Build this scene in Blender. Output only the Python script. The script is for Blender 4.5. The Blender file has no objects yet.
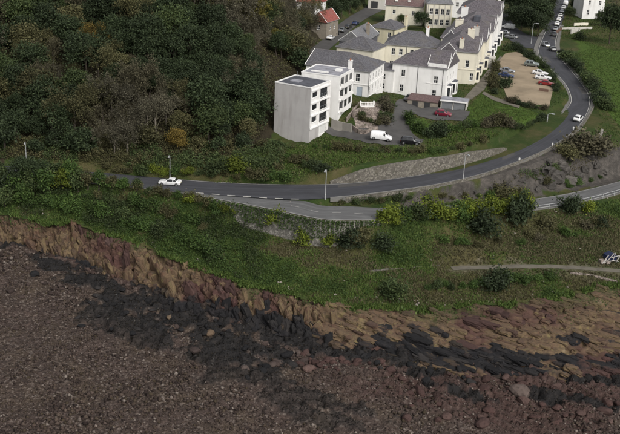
import bpy, bmesh, math, random
import numpy as np
from mathutils import Vector, Matrix

# ------------------------------------------------------------------ camera, sky, sun, exposure
SC = bpy.context.scene
C = SC.collection
FOC = 1000.0                      # focal length in pixels of a 620 x 434 picture
PITCH = math.radians(20.5)
ROLL = math.radians(2.5)
CAMZ = 65.0
cd = bpy.data.cameras.new('camera'); cam = bpy.data.objects.new('camera', cd); C.objects.link(cam)
cd.sensor_fit = 'HORIZONTAL'; cd.sensor_width = 36.0; cd.lens = 36.0 * FOC / 620.0
cd.clip_start = 1.0; cd.clip_end = 4000.0
cam.matrix_world = (Matrix.Translation((0, 0, CAMZ)) @ Matrix.Rotation(math.pi / 2 - PITCH, 4, 'X')
                    @ Matrix.Rotation(ROLL, 4, 'Z'))
SC.camera = cam

SUN_EL, SUN_AZ = math.radians(42), math.radians(148)     # azimuth clockwise from +Y
w = bpy.data.worlds.new('World'); SC.world = w; w.use_nodes = True
nt = w.node_tree; bg = nt.nodes['Background']
sky = nt.nodes.new('ShaderNodeTexSky'); sky.sky_type = 'NISHITA'; sky.sun_disc = False
sky.sun_elevation = SUN_EL; sky.sun_rotation = SUN_AZ
sky.air_density = 1.0; sky.dust_density = 4.0; sky.ozone_density = 1.0
hs = nt.nodes.new('ShaderNodeHueSaturation'); hs.inputs['Saturation'].default_value = 0.15
nt.links.new(sky.outputs[0], hs.inputs['Color']); nt.links.new(hs.outputs[0], bg.inputs[0])
bg.inputs[1].default_value = 0.12
sl = bpy.data.lights.new('sun', 'SUN'); sl.energy = 1.2; sl.angle = math.radians(14); sl.color = (1.0, 0.95, 0.87)
sun = bpy.data.objects.new('sun', sl); C.objects.link(sun)
sd = Vector((math.sin(SUN_AZ) * math.cos(SUN_EL), math.cos(SUN_AZ) * math.cos(SUN_EL), math.sin(SUN_EL)))
sun.rotation_euler = sd.to_track_quat('Z', 'Y').to_euler(); sun.location = sd * 300
SC.view_settings.view_transform = 'Standard'; SC.view_settings.look = 'None'
SC.view_settings.gamma = 1.0; SC.view_settings.use_curve_mapping = False
SC.view_settings.exposure = 0.52
SC.cycles.max_bounces = 6; SC.cycles.diffuse_bounces = 3; SC.cycles.transparent_max_bounces = 8

rng = np.random.default_rng(7); random.seed(7)
PI = math.pi

# ------------------------------------------------------------------ survey: photograph point + height -> place on the map
def ray(px, py):
    u = px - 310; v = 217 - py
    u2 = u * math.cos(ROLL) - v * math.sin(ROLL); v2 = u * math.sin(ROLL) + v * math.cos(ROLL)
    return np.array([u2, FOC * math.cos(PITCH) + v2 * math.sin(PITCH), -FOC * math.sin(PITCH) + v2 * math.cos(PITCH)])
def at(px, py, z):
    d = ray(px, py); t = (z - CAMZ) / d[2]; return (d[0] * t, d[1] * t)
def at3(px, py, z):
    x, y = at(px, py, z); return (x, y, z)
def proj(x, y, z):
    z = z - CAMZ
    c = y * math.cos(PITCH) - z * math.sin(PITCH); v2 = y * math.sin(PITCH) + z * math.cos(PITCH)
    u2 = FOC * x / c; v2 = FOC * v2 / c
    return 310 + u2 * math.cos(ROLL) + v2 * math.sin(ROLL), 217 + u2 * math.sin(ROLL) - v2 * math.cos(ROLL)

def sstep(a, b, x):
    t = np.clip((x - a) / (b - a), 0, 1); return t * t * (3 - 2 * t)

# value noise and cell noise on arrays
def _hash(i, j, s=0):
    i = np.asarray(i, np.int64); j = np.asarray(j, np.int64)
    n = (i * 374761393 + j * 668265263 + s * 974634547) & 0xffffffff
    n = ((n ^ (n >> 13)) * 1274126177) & 0xffffffff
    n = ((n ^ (n >> 16)) * 2246822519) & 0xffffffff
    return ((n ^ (n >> 15)) & 0xffffff) / float(0xffffff)
def vnoise(x, y, s=0):
    i = np.floor(x); j = np.floor(y); fx = x - i; fy = y - j
    fx = fx * fx * (3 - 2 * fx); fy = fy * fy * (3 - 2 * fy)
    a = _hash(i, j, s); b = _hash(i + 1, j, s); c = _hash(i, j + 1, s); d = _hash(i + 1, j + 1, s)
    return (a * (1 - fx) + b * fx) * (1 - fy) + (c * (1 - fx) + d * fx) * fy
def fbm(x, y, s=0, o=4):
    r = 0; a = .5; f = 1.
    for k in range(o):
        r = r + a * vnoise(x * f, y * f, s + k); a *= .5; f *= 2.03
    return r / (1 - .5 ** o)
def worley(x, y, s=0):
    """nearest cell: distance gap F2-F1, cell random value, offset inside the cell"""
    i0 = np.floor(x); j0 = np.floor(y)
    f1 = np.full(x.shape, 9.); f2 = np.full(x.shape, 9.); rv = np.zeros(x.shape); ox = np.zeros(x.shape); oy = np.zeros(x.shape)
    for di in (-1, 0, 1):
        for dj in (-1, 0, 1):
            i = i0 + di; j = j0 + dj
            cx = i + .15 + .7 * _hash(i, j, s + 11); cy = j + .15 + .7 * _hash(i, j, s + 12)
            d = np.hypot(x - cx, y - cy); r = _hash(i, j, s + 13)
            near = d < f1
            f2 = np.where(near, f1, np.minimum(f2, d))
            rv = np.where(near, r, rv); ox = np.where(near, x - cx, ox); oy = np.where(near, y - cy, oy)
            f1 = np.where(near, d, f1)
    return f2 - f1, rv, ox, oy

# ------------------------------------------------------------------ mesh helpers
def link(o, parent=None):
    C.objects.link(o)
    if parent is not None: o.parent = parent
    return o
def tag(o, label=None, cat=None, group=None, kind=None):
    if label: o['label'] = label
    if cat: o['category'] = cat
    if group: o['group'] = group
    if kind: o['kind'] = kind
    return o
def empty(name, loc, rz=0):
    o = bpy.data.objects.new(name, None); C.objects.link(o); o.location = loc; o.rotation_euler = (0, 0, rz)
    o.empty_display_size = .3
    return o
def mesh_np(name, verts, faces, smooth=False):
    """faces: (n,k) int array, k fixed"""
    verts = np.asarray(verts, np.float32); faces = np.asarray(faces, np.int32)
    me = bpy.data.meshes.new(name); n, k = faces.shape
    me.vertices.add(len(verts)); me.vertices.foreach_set('co', verts.ravel())
    me.loops.add(n * k); me.loops.foreach_set('vertex_index', faces.ravel())
    me.polygons.add(n); me.polygons.foreach_set('loop_start', np.arange(0, n * k, k, dtype=np.int32))
    me.polygons.foreach_set('loop_total', np.full(n, k, np.int32))
    if smooth: me.polygons.foreach_set('use_smooth', np.ones(n, bool))
    me.update(calc_edges=True); return me
def grid_faces(nx, ny):
    i, j = np.meshgrid(np.arange(nx - 1), np.arange(ny - 1), indexing='ij')
    a = (i * ny + j).ravel()
    return np.stack([a, a + ny, a + ny + 1, a + 1], 1)
def vcol(me, name, cols):
    at_ = me.color_attributes.new(name, 'FLOAT_COLOR', 'POINT')
    c4 = np.ones((len(cols), 4), np.float32); c4[:, :cols.shape[1]] = cols
    at_.data.foreach_set('color', c4.ravel())
def ob(name, me, mat=None, parent=None):
    o = bpy.data.objects.new(name, me)
    if mat is not None and len(me.materials) == 0: me.materials.append(mat)
    return link(o, parent)
class MB:
    """collects boxes, tubes and polygons into one mesh"""
    def __init__(s): s.v = []; s.f = []
    def poly(s, pts):
        n = len(s.v); s.v += [tuple(p) for p in pts]; s.f.append(list(range(n, n + len(pts)))); return s
    def box(s, x0, y0, z0, x1, y1, z1):
        n = len(s.v)
        s.v += [(x0, y0, z0), (x1, y0, z0), (x1, y1, z0), (x0, y1, z0), (x0, y0, z1), (x1, y0, z1), (x1, y1, z1), (x0, y1, z1)]
        for q in ((0, 3, 2, 1), (4, 5, 6, 7), (0, 1, 5, 4), (1, 2, 6, 5), (2, 3, 7, 6), (3, 0, 4, 7)): s.f.append([n + k for k in q])
        return s
    def tube(s, pts, rad, seg=6, cap=True):
        n = len(s.v); P = [Vector(p) for p in pts]
        for i, p in enumerate(P):
            d = (P[min(i + 1, len(P) - 1)] - P[max(i - 1, 0)])
            d = d.normalized() if d.length > 1e-9 else Vector((0, 0, 1))
            a = d.cross(Vector((0, 0, 1)) if abs(d.z) < .9 else Vector((1, 0, 0))).normalized(); b = d.cross(a)
            r = rad[i] if isinstance(rad, (list, tuple)) else rad
            for k in range(seg):
                t = 2 * PI * k / seg; s.v.append(tuple(p + a * (r * math.cos(t)) + b * (r * math.sin(t))))
        for i in range(len(P) - 1):
            for k in range(seg):
                s.f.append([n + i * seg + k, n + i * seg + (k + 1) % seg, n + (i + 1) * seg + (k + 1) % seg, n + (i + 1) * seg + k])
        if cap:
            s.f.append([n + k for k in range(seg)][::-1]); s.f.append([n + (len(P) - 1) * seg + k for k in range(seg)])
        return s
    def prism(s, prof, y0, y1):
        """closed profile in x,z pushed from y0 to y1"""
        n = len(s.v); k = len(prof)
        s.v += [(p[0], y0, p[1]) for p in prof] + [(p[0], y1, p[1]) for p in prof]
        s.f.append([n + i for i in range(k)]); s.f.append([n + k + i for i in range(k)][::-1])
        for i in range(k): s.f.append([n + i, n + k + i, n + k + (i + 1) % k, n + (i + 1) % k])
        return s
    def mesh(s, name, smooth=False):
        me = bpy.data.meshes.new(name); me.from_pydata(s.v, [], s.f); me.update()
        bm = bmesh.new(); bm.from_mesh(me); bmesh.ops.recalc_face_normals(bm, faces=bm.faces); bm.to_mesh(me); bm.free()
        if smooth: me.polygons.foreach_set('use_smooth', np.ones(len(me.polygons), bool))
        return me
    def build(s, name, mat, parent=None, smooth=False): return ob(name, s.mesh(name, smooth), mat, parent)
def copy_tree(o, parent=None):
    c = o.copy(); C.objects.link(c); c.parent = parent
    for ch in list(o.children): copy_tree(ch, c)
    return c
WORDS = 'first second third fourth fifth sixth seventh eighth ninth tenth eleventh twelfth thirteenth fourteenth fifteenth sixteenth seventeenth eighteenth nineteenth twentieth'.split()
def ordinal(k):
    if k < 20: return WORDS[k]
    tens = {2: 'twenty', 3: 'thirty', 4: 'forty', 5: 'fifty', 6: 'sixty', 7: 'seventy', 8: 'eighty', 9: 'ninety'}
    k += 1; t, r = divmod(k, 10)
    return tens[t] + '-' + WORDS[r - 1] if r else tens[t][:-1] + 'ieth'

# ------------------------------------------------------------------ materials
def mat(name, rough=.9, spec=.3):
    m = bpy.data.materials.new(name); m.use_nodes = True
    b = m.node_tree.nodes['Principled BSDF']; b.inputs['Roughness'].default_value = rough
    b.inputs['Specular IOR Level'].default_value = spec
    return m, m.node_tree, b
def N(nt, t, **k):
    n = nt.nodes.new(t)
    for a, v in k.items(): setattr(n, a, v)
    return n
def noise(nt, scale, detail=4, rough=.6, coord='Object', vec=None):
    tc = N(nt, 'ShaderNodeTexCoord'); n = N(nt, 'ShaderNodeTexNoise')
    n.inputs['Scale'].default_value = scale; n.inputs['Detail'].default_value = detail; n.inputs['Roughness'].default_value = rough
    nt.links.new(vec if vec is not None else tc.outputs[coord], n.inputs['Vector']); return n.outputs['Fac']
def ramp(nt, fac, stops):
    r = N(nt, 'ShaderNodeValToRGB'); e = r.color_ramp.elements
    while len(e) < len(stops): e.new(.5)
    for k, (p, c) in enumerate(stops): e[k].position = p; e[k].color = (*c, 1) if len(c) == 3 else c
    nt.links.new(fac, r.inputs[0]); return r.outputs[0]
def mix(nt, a, b, fac, mode='MIX'):
    m = N(nt, 'ShaderNodeMix', data_type='RGBA', blend_type=mode)
    for v, k in ((a, 6), (b, 7), (fac, 0)):
        if isinstance(v, bpy.types.NodeSocket): nt.links.new(v, m.inputs[k])
        elif isinstance(v, (int, float)): m.inputs[k].default_value = v
        else: m.inputs[k].default_value = (*v, 1)
    return m.outputs[2]
def math_(nt, op, a, b=0.):
    m = N(nt, 'ShaderNodeMath', operation=op)
    for k, v in ((0, a), (1, b)):
        if isinstance(v, bpy.types.NodeSocket): nt.links.new(v, m.inputs[k])
        else: m.inputs[k].default_value = v
    return m.outputs[0]
def bump(nt, b, h, strength=.4, dist=.1):
    n = N(nt, 'ShaderNodeBump'); n.inputs['Strength'].default_value = strength; n.inputs['Distance'].default_value = dist
    nt.links.new(h, n.inputs['Height']); nt.links.new(n.outputs[0], b.inputs['Normal'])
def g3(c, k): return tuple(x * k for x in c)
def simple(name, col, var=.25, scale=3., rough=.85, spec=.3, fine=30.):
    """painted or plain surface: base colour with uneven patches, fine grain and relief"""
    m, t, b = mat(name, rough, spec)
    n1 = noise(t, scale, 5, .65); n2 = noise(t, fine, 3, .6)
    c = ramp(t, n1, [(.25, g3(col, 1 - var)), (.55, col), (.8, g3(col, 1 + var * .6))])
    c = mix(t, c, g3(col, .8), math_(t, 'MULTIPLY', n2, .35)); t.links.new(c, b.inputs['Base Color'])
    bump(t, b, n2, .25, .03); return m
def wallmat(name, col, dirt=.35):
    """render: faint patches, rain streaks running down, grime"""
    m, t, b = mat(name, .85, .25); tc = N(t, 'ShaderNodeTexCoord'); mp = N(t, 'ShaderNodeMapping'); mp.inputs['Scale'].default_value = (.8, .8, .09); t.links.new(tc.outputs['Object'], mp.inputs[0])
    n1 = noise(t, 1., 6, .7, vec=mp.outputs[0]); n2 = noise(t, .35, 4, .6); n3 = noise(t, 14., 3, .6)
    c = ramp(t, n2, [(.3, g3(col, .9)), (.6, col)]); c = mix(t, c, g3((.33, .30, .26), min(1., col[0] * 1.3)), math_(t, 'MULTIPLY', ramp(t, n1, [(.48, (0, 0, 0)), (.72, (1, 1, 1))]), dirt))
    t.links.new(c, b.inputs['Base Color']); bump(t, b, n3, .2, .03); return m
def flat(name, col, rough=.5, spec=.5, metal=0.):
    m, t, b = mat(name, rough, spec)
    n = noise(t, 8., 4, .6); c = ramp(t, n, [(.3, g3(col, .85)), (.7, g3(col, 1.05))]); t.links.new(c, b.inputs['Base Color'])
    b.inputs['Metallic'].default_value = metal; return m
def leafmat(name, cols, rough=.75, trans=.15):
    """foliage: every leaf its own tone, clumps and whole plants differ"""
    m, t, b = mat(name, rough, .25)
    geo = N(t, 'ShaderNodeNewGeometry'); oi = N(t, 'ShaderNodeObjectInfo')
    base = ramp(t, geo.outputs['Random Per Island'], [(k / (len(cols) - 1), c) for k, c in enumerate(cols)])
    n = noise(t, .55, 3, .6)
    c = mix(t, base, g3(cols[0], .75), math_(t, 'MULTIPLY', n, .7))
    hsv = N(t, 'ShaderNodeHueSaturation'); t.links.new(c, hsv.inputs['Color'])
    mm = N(t, 'ShaderNodeMapRange'); t.links.new(oi.outputs['Random'], mm.inputs[0]); mm.inputs[3].default_value = .7; mm.inputs[4].default_value = 1.3
    t.links.new(mm.outputs[0], hsv.inputs['Value'])
    t.links.new(hsv.outputs[0], b.inputs['Base Color']); return m

M = {}
def roadmat(name, col):
    """tarmac: streaks worn along the lanes, patches, grit at the edges"""
    m, t, b = mat(name, .85, .3); tc = N(t, 'ShaderNodeTexCoord'); mp = N(t, 'ShaderNodeMapping'); mp.inputs['Scale'].default_value = (1.1, .05, 1.); t.links.new(tc.outputs['UV'], mp.inputs[0])
    n1 = noise(t, 1., 5, .65, vec=mp.outputs[0]); n2 = noise(t, .18, 5, .7); n3 = noise(t, 12., 3, .6)
    c = ramp(t, n1, [(.3, g3(col, .72)), (.5, col), (.7, g3(col, 1.45))]); c = mix(t, c, g3(col, 1.7), math_(t, 'MULTIPLY', ramp(t, n2, [(.5, (0, 0, 0)), (.7, (1, 1, 1))]), .5)); c = mix(t, c, g3(col, .55), math_(t, 'MULTIPLY', n3, .4))
    t.links.new(c, b.inputs['Base Color']); bump(t, b, n3, .25, .02); return m
M['asphalt'] = roadmat('asphalt', (.047, .048, .055))
M['asphalt_pale'] = roadmat('asphalt_pale', (.105, .105, .106))
M['tarmac_drive'] = simple('tarmac_drive', (.075, .072, .07), .35, .5, .9, .3, 10.)
M['pavement'] = simple('pavement', (.15, .145, .135), .25, .8, .9, .3, 9.)
M['kerb'] = simple('kerb', (.22, .21, .19), .3, 1.2, .9)
M['roadpaint'] = simple('roadpaint', (.42, .41, .38), .35, 1.5, .8)
M['gravel'] = simple('gravel', (.27, .215, .15), .4, .16, .95, .2, 6.)
M['path'] = simple('path', (.135, .122, .098), .45, .5, .95, .2, 5.)
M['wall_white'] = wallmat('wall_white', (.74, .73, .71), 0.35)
M['wall_cream'] = wallmat('wall_cream', (.66, .62, .51), 0.35)
M['wall_yellow'] = wallmat('wall_yellow', (.62, .57, .41), 0.35)
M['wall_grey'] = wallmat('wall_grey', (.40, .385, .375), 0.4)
M['wall_slate'] = simple('wall_slate', (.10, .10, .115), .25, 1.2, .8, .3, 8.)
M['wall_stone'] = simple('wall_stone', (.25, .22, .18), .4, 1.0, .95, .2, 6.)
M['wall_pale'] = wallmat('wall_pale', (.5, .48, .44), 0.5)
M['trim'] = simple('trim', (.75, .74, .72), .08, 1., .6, .4, 10.)
M['door_blue'] = flat('door_blue', (.35, .40, .46), .5)
M['dark_door'] = flat('dark_door', (.03, .03, .032), .6)
M['garage_white'] = flat('garage_white', (.62, .62, .6), .5)
M['felt'] = simple('felt', (.085, .088, .105), .75, .5, .85, .3, 5.)
M['felt_pale'] = simple('felt_pale', (.27, .27, .30), .75, .5, .8, .3, 4.)
M['gutter'] = flat('gutter', (.22, .22, .22), .5)
M['pipe'] = flat('pipe', (.05, .05, .05), .5)
M['clay'] = simple('clay', (.30, .13, .07), .3, 4., .9)
M['brick'] = simple('brick', (.14, .085, .065), .35, 3., .9)
M['concrete'] = simple('concrete', (.24, .225, .2), .3, .4, .9, .2, 5.)
M['metal_grey'] = flat('metal_grey', (.30, .31, .32), .45, .5, .6)
M['lamp_metal'] = flat('lamp_metal', (.42, .43, .43), .5, .5, .3)
M['lamp_glass'] = flat('lamp_glass', (.6, .6, .58), .25)
M['rust'] = flat('rust', (.16, .07, .04), .8)
M['tyre'] = flat('tyre', (.012, .012, .012), .9, .2)
M['rim'] = flat('rim', (.35, .35, .36), .35, .5, .7)
M['plastic_dark'] = flat('plastic_dark', (.02, .02, .022), .6)
M['tarp'] = flat('tarp', (.012, .02, .06), .6)
M['plank'] = simple('plank', (.36, .34, .32), .3, 2., .8)
M['bark'] = simple('bark', (.07, .058, .047), .4, 1.5, .95, .1, 9.)
M['bark_pale'] = simple('bark_pale', (.17, .15, .125), .35, 1.5, .95, .1, 9.)
def glass_mat(name, col, rough):
    m, t, b = mat(name, rough, .6); n = noise(t, 1.2, 2, .5)
    c = ramp(t, n, [(.35, g3(col, .5)), (.7, g3(col, 1.6))]); t.links.new(c, b.inputs['Base Color']); return m
M['glass'] = glass_mat('glass', (.022, .024, .027), .12)
M['car_glass'] = glass_mat('car_glass', (.010, .011, .012), .08)
M['headlamp'] = flat('headlamp', (.6, .6, .6), .15)
M['taillamp'] = flat('taillamp', (.25, .01, .01), .25)
M['plate'] = flat('plate', (.5, .48, .3), .5)
def carpaint(name, col, metal=0.):
    m, t, b = mat(name, .28, .5); n = noise(t, 2.5, 3, .6)
    c = ramp(t, n, [(.3, g3(col, .88)), (.7, g3(col, 1.04))]); t.links.new(c, b.inputs['Base Color'])
    b.inputs['Metallic'].default_value = metal; b.inputs['Coat Weight'].default_value = .4; b.inputs['Coat Roughness'].default_value = .06; return m
for nm, c, me_ in (('white', (.72, .72, .72), 0), ('silver', (.34, .35, .37), .6), ('black', (.010, .010, .012), 0), ('blue', (.02, .035, .10), .2),
                   ('red', (.22, .015, .018), 0), ('maroon', (.17, .012, .03), 0), ('charcoal', (.045, .047, .052), .3), ('sage', (.2, .23, .22), .4)):
    M['paint_' + nm] = carpaint('paint_' + nm, c, me_)

def roofmat(name, col, var=.3):
    """slates or tiles too small to tell apart: course lines, tone from slate to slate, lichen patches"""
    m, t, b = mat(name, .7, .35)
    tc = N(t, 'ShaderNodeTexCoord'); br = N(t, 'ShaderNodeTexBrick')
    t.links.new(tc.outputs['UV'], br.inputs['Vector'])
    br.inputs['Color1'].default_value = (*g3(col, 1 - var), 1); br.inputs['Color2'].default_value = (*g3(col, 1 + var), 1)
    br.inputs['Mortar'].default_value = (*g3(col, .45), 1); br.inputs['Scale'].default_value = 1.
    br.inputs['Brick Width'].default_value = .32; br.inputs['Row Height'].default_value = .24; br.inputs['Mortar Size'].default_value = .018
    n = noise(t, .35, 5, .65); n2 = noise(t, 2.2, 4, .7)
    c = mix(t, br.outputs['Color'], g3((.14, .125, .105), 1.), math_(t, 'MULTIPLY', ramp(t, n, [(.5, (0, 0, 0)), (.75, (1, 1, 1))]), .55))
    c = mix(t, c, g3(col, .55), math_(t, 'MULTIPLY', ramp(t, n2, [(.45, (0, 0, 0)), (.7, (1, 1, 1))]), .5))
    t.links.new(c, b.inputs['Base Color']); bump(t, b, br.outputs['Fac'], .3, .03); return m
M['slate'] = roofmat('slate', (.105, .102, .112), .4)
M['slate_purple'] = roofmat('slate_purple', (.112, .100, .110), .4)
M['slate_brown'] = roofmat('slate_brown', (.135, .085, .082))
M['tile_red'] = roofmat('tile_red', (.27, .075, .06))
M['slate_pale'] = roofmat('slate_pale', (.17, .17, .18))
M['ridge'] = simple('ridge', (.15, .14, .145), .3, 3.)

def stonewall(name, col, scale, joint=.5):
    m, t, b = mat(name, .95, .15)
    tc = N(t, 'ShaderNodeTexCoord'); vo = N(t, 'ShaderNodeTexVoronoi', feature='F1'); vo.inputs['Scale'].default_value = scale
    vd = N(t, 'ShaderNodeTexVoronoi', feature='DISTANCE_TO_EDGE'); vd.inputs['Scale'].default_value = scale
    t.links.new(tc.outputs['Object'], vo.inputs['Vector']); t.links.new(tc.outputs['Object'], vd.inputs['Vector'])
    bw = N(t, 'ShaderNodeSeparateColor'); t.links.new(vo.outputs['Color'], bw.inputs[0])
    c = ramp(t, bw.outputs[0], [(0, g3(col, .6)), (.5, col), (1, g3(col, 1.45))])
    e = ramp(t, vd.outputs['Distance'], [(0, (0, 0, 0)), (.09, (1, 1, 1))])
    c = mix(t, g3(col, joint), c, e)
    n = noise(t, .4, 5, .65); c = mix(t, c, g3((.08, .075, .05), 1.), math_(t, 'MULTIPLY', ramp(t, n, [(.5, (0, 0, 0)), (.7, (1, 1, 1))]), .6))
    t.links.new(c, b.inputs['Base Color']); bump(t, b, e, .6, .06); return m
M['stonewall'] = stonewall('stonewall', (.15, .138, .118), 2.6)
M['rubble'] = stonewall('rubble', (.24, .20, .175), 2.0, .4)
M['retaining'] = stonewall('retaining', (.19, .18, .16), 1.8)

# foliage
LEAF = {
 'evergreen': leafmat('leaf_evergreen', [(.015, .024, .010), (.028, .043, .017), (.052, .072, .029)]),
 'green': leafmat('leaf_green', [(.024, .038, .013), (.042, .062, .020), (.075, .095, .03)]),
 'olive': leafmat('leaf_olive', [(.042, .042, .018), (.070, .067, .027), (.115, .105, .045)]),
 'brown': leafmat('leaf_brown', [(.044, .040, .023), (.074, .066, .038), (.118, .106, .062)]),
 'grey': leafmat('twig_grey', [(.055, .050, .033), (.085, .077, .050), (.13, .12, .08)]),
 'yellow': leafmat('leaf_yellow', [(.07, .065, .012), (.12, .105, .017), (.18, .15, .03)]),
 'orange': leafmat('leaf_orange', [(.075, .055, .015), (.14, .10, .02), (.21, .145, .03)]),
 'lime': leafmat('leaf_lime', [(.055, .075, .008), (.10, .13, .012), (.16, .19, .02)]),
 'bramble': leafmat('leaf_bramble', [(.024, .046, .011), (.044, .080, .016), (.078, .12, .025)]),
 'grass': leafmat('grass_blade', [(.036, .066, .012), (.064, .105, .020), (.115, .14, .036)]),
 'dry': leafmat('grass_dry', [(.06, .055, .025), (.10, .09, .045), (.16, .14, .075)]),
}

# ------------------------------------------------------------------ terrain
# main road: (px, py) of the two edges with the road's height
ROAD_L = [(-60, 160, 0), (20, 167, 0), (100, 172.5, 0), (170, 178.5, 0), (240, 183, .1), (300, 184.5, .3), (340, 183.5, .5), (370, 181, .8), (400, 177.5, 1.1), (440, 171, 1.5),
          (480, 160.5, 2.1), (510, 149.5, 2.6), (541, 133, 3.4), (557, 120, 4.), (566, 109, 4.5), (570, 98, 5.), (563, 82, 6), (548, 67, 6.6), (538, 54, 7), (541, 40, 7), (549, 22, 7), (556, 2, 7), (561, -14, 7)]
ROAD_R = [(-60, 171, 0), (20, 178.5, 0), (100, 184.5, 0), (170, 191, 0), (240, 196.5, .1), (300, 199.5, .3), (340, 197, .5), (370, 194, .8), (400, 190, 1.1), (440, 184, 1.5),
          (480, 174.5, 2.1), (510, 164.5, 2.6), (545, 150, 3.4), (570, 134.5, 4.), (584, 120, 4.5), (591, 100, 5.), (584, 85.5, 6), (570, 68, 6.6), (558.5, 54, 7), (556.5, 42, 7), (562, 23, 7), (569, 2, 7), (574, -14, 7)]
def smooth_path(P, n):
    P = np.array(P, float); d = np.r_[0, np.cumsum(np.linalg.norm(np.diff(P[:, :2], axis=0), axis=1))]
    t = np.linspace(0, d[-1], n); k = len(P)
    m = np.zeros_like(P)                                  # Catmull-Rom slopes
    m[1:-1] = (P[2:] - P[:-2]) / (d[2:] - d[:-2])[:, None]; m[0] = (P[1] - P[0]) / (d[1] - d[0]); m[-1] = (P[-1] - P[-2]) / (d[-1] - d[-2])
    i = np.clip(np.searchsorted(d, t, side='right') - 1, 0, k - 2); h = (d[i + 1] - d[i]); s = ((t - d[i]) / h)[:, None]; h = h[:, None]
    return (2 * s**3 - 3 * s**2 + 1) * P[i] + (s**3 - 2 * s**2 + s) * h * m[i] + (-2 * s**3 + 3 * s**2) * P[i + 1] + (s**3 - s**2) * h * m[i + 1]
def strip(edge_l, edge_r, n):
    """both edges resampled station by station so that each cross line stays level"""
    L = np.array([at3(*p) for p in edge_l]); R_ = np.array([at3(*p) for p in edge_r])
    mid = (L + R_) / 2; both = np.hstack([mid, L, R_])
    q = smooth_path(both, n); return q[:, 3:6], q[:, 6:9]
UL, UR = strip(ROAD_L, ROAD_R, 260)
LOW_L = [(150, 187, -.02), (200, 190, -.02), (250, 196, -.02), (300, 200, -.02), (322, 205.5, -.02), (345, 206, -.1), (385, 208, -.5), (440, 205.5, -1.4), (490, 202.5, -2.2), (530, 199, -2.7), (575, 192, -3), (620, 181, -3.2), (680, 163, -3.4)]
LOW_R = [(150, 189, -.02), (190, 194.5, -.02), (247, 204.5, -.02), (290, 213, -.02), (315, 218, -.02), (340, 220, -.1), (385, 219.5, -.5), (440, 217, -1.4), (490, 213.5, -2.2), (533, 208.5, -2.7), (578, 202, -3), (620, 192, -3.2), (680, 174, -3.4)]
LL, LR = strip(LOW_L, LOW_R, 160)
SIDE_L = [(545, 50, 6.98), (523, 47, 6.98), (508, 38, 6.98), (499, 28, 6.98), (495, 16, 6.98)]
SIDE_R = [(548, 38, 6.98), (533, 36, 6.98), (521, 31, 6.98), (512, 22, 6.98), (507, 12, 6.98)]
SL, SR = strip(SIDE_L, SIDE_R, 60)
ST_L = [(306, 52, 7), (322, 40, 7), (336, 26.5, 7), (352, 15, 7), (366, 7, 7), (372, 0, 7)]
ST_R = [(324, 54, 7), (339, 40.5, 7), (352, 29, 7), (367, 18, 7), (384, 9, 7), (392, 2, 7)]
TL, TR = strip(ST_L, ST_R, 70)

PATH = smooth_path([at3(*p) for p in [(452, 268, -7.3), (500, 266.5, -7.5), (545, 266, -7.8), (580, 267.5, -8.0), (620, 270.5, -8.3), (665, 272, -8.5)]], 60)
_pt = np.gradient(PATH, axis=0); _pn = np.c_[-_pt[:, 1], _pt[:, 0], _pt[:, 2] * 0]; _pn /= np.linalg.norm(_pn, axis=1)[:, None]; PL, PR = PATH + _pn * .85, PATH - _pn * .85
CTRL = []          # (X, Y, z) spot heights of the natural ground
def cp(px, py, z): CTRL.append((*at(px, py, z), z))
for p in [(20, 165, .3), (100, 170, .6), (170, 176, .6), (240, 181, .8), (300, 180, 1.4), (330, 176, 2.6), (345, 170, 3.2), (370, 164.5, 3.9), (400, 162, 4.2), (430, 159, 4.3), (460, 152, 4.4), (490, 144, 4.5), (505, 139, 4.4), (525, 132, 4.6), (548, 112, 5.2),
          (60, 190, -1.2), (60, 200, -2.6), (60, 210, -4), (150, 200, -2.0), (150, 213, -3.6), (150, 228, -5), (200, 208, -3.2), (200, 222, -4.5), (200, 238, -5.6), (230, 222, -4.0), (230, 245, -6),
          (260, 231, -4.4), (290, 237.5, -4.6), (310, 241, -4.7), (290, 265, -6.5), (335, 245, -4.8), (335, 270, -7), (250, 265, -7), (370, 240, -4.6), (400, 225, -3.2), (400, 245, -5), (400, 270, -7), (430, 222, -3.0), (450, 225, -3.4),
          (450, 250, -5.5), (450, 268, -7.3), (490, 219, -3.4), (520, 215, -3.9), (520, 245, -6), (520, 267, -7.6), (520, 285, -9), (450, 285, -8.6), (390, 290, -8.7), (560, 208, -3.9), (580, 207, -4), (580, 240, -6.5), (580, 265, -8), (615, 198, -4), (615, 240, -7), (615, 265, -8.3),
          # between the two roads
          (380, 200, -.1), (420, 196, .2), (460, 190, .4), (490, 184, .6), (520, 178, .9), (550, 170, .9), (470, 199, -1.3), (510, 195, -1.9), (550, 190, -2.3), (590, 180, -2.4), (560, 180, -.8), (590, 165, .2), (615, 160, .6), (600, 145, 2.0), (585, 138, 3.2), (615, 130, 3.6), (603, 115, 4.6), (618, 100, 5.4),
          # drive, gardens, lawns
          (305, 142, 3.8), (280, 140, 3.6), (335, 128, 5), (360, 133, 5), (380, 138, 5), (410, 143, 5), (400, 125, 5.3), (410, 105, 5.9), (440, 118, 5.8), (470, 125, 5.7), (500, 115, 6), (520, 112, 6.1), (480, 100, 6.3)]: cp(*p)
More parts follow.
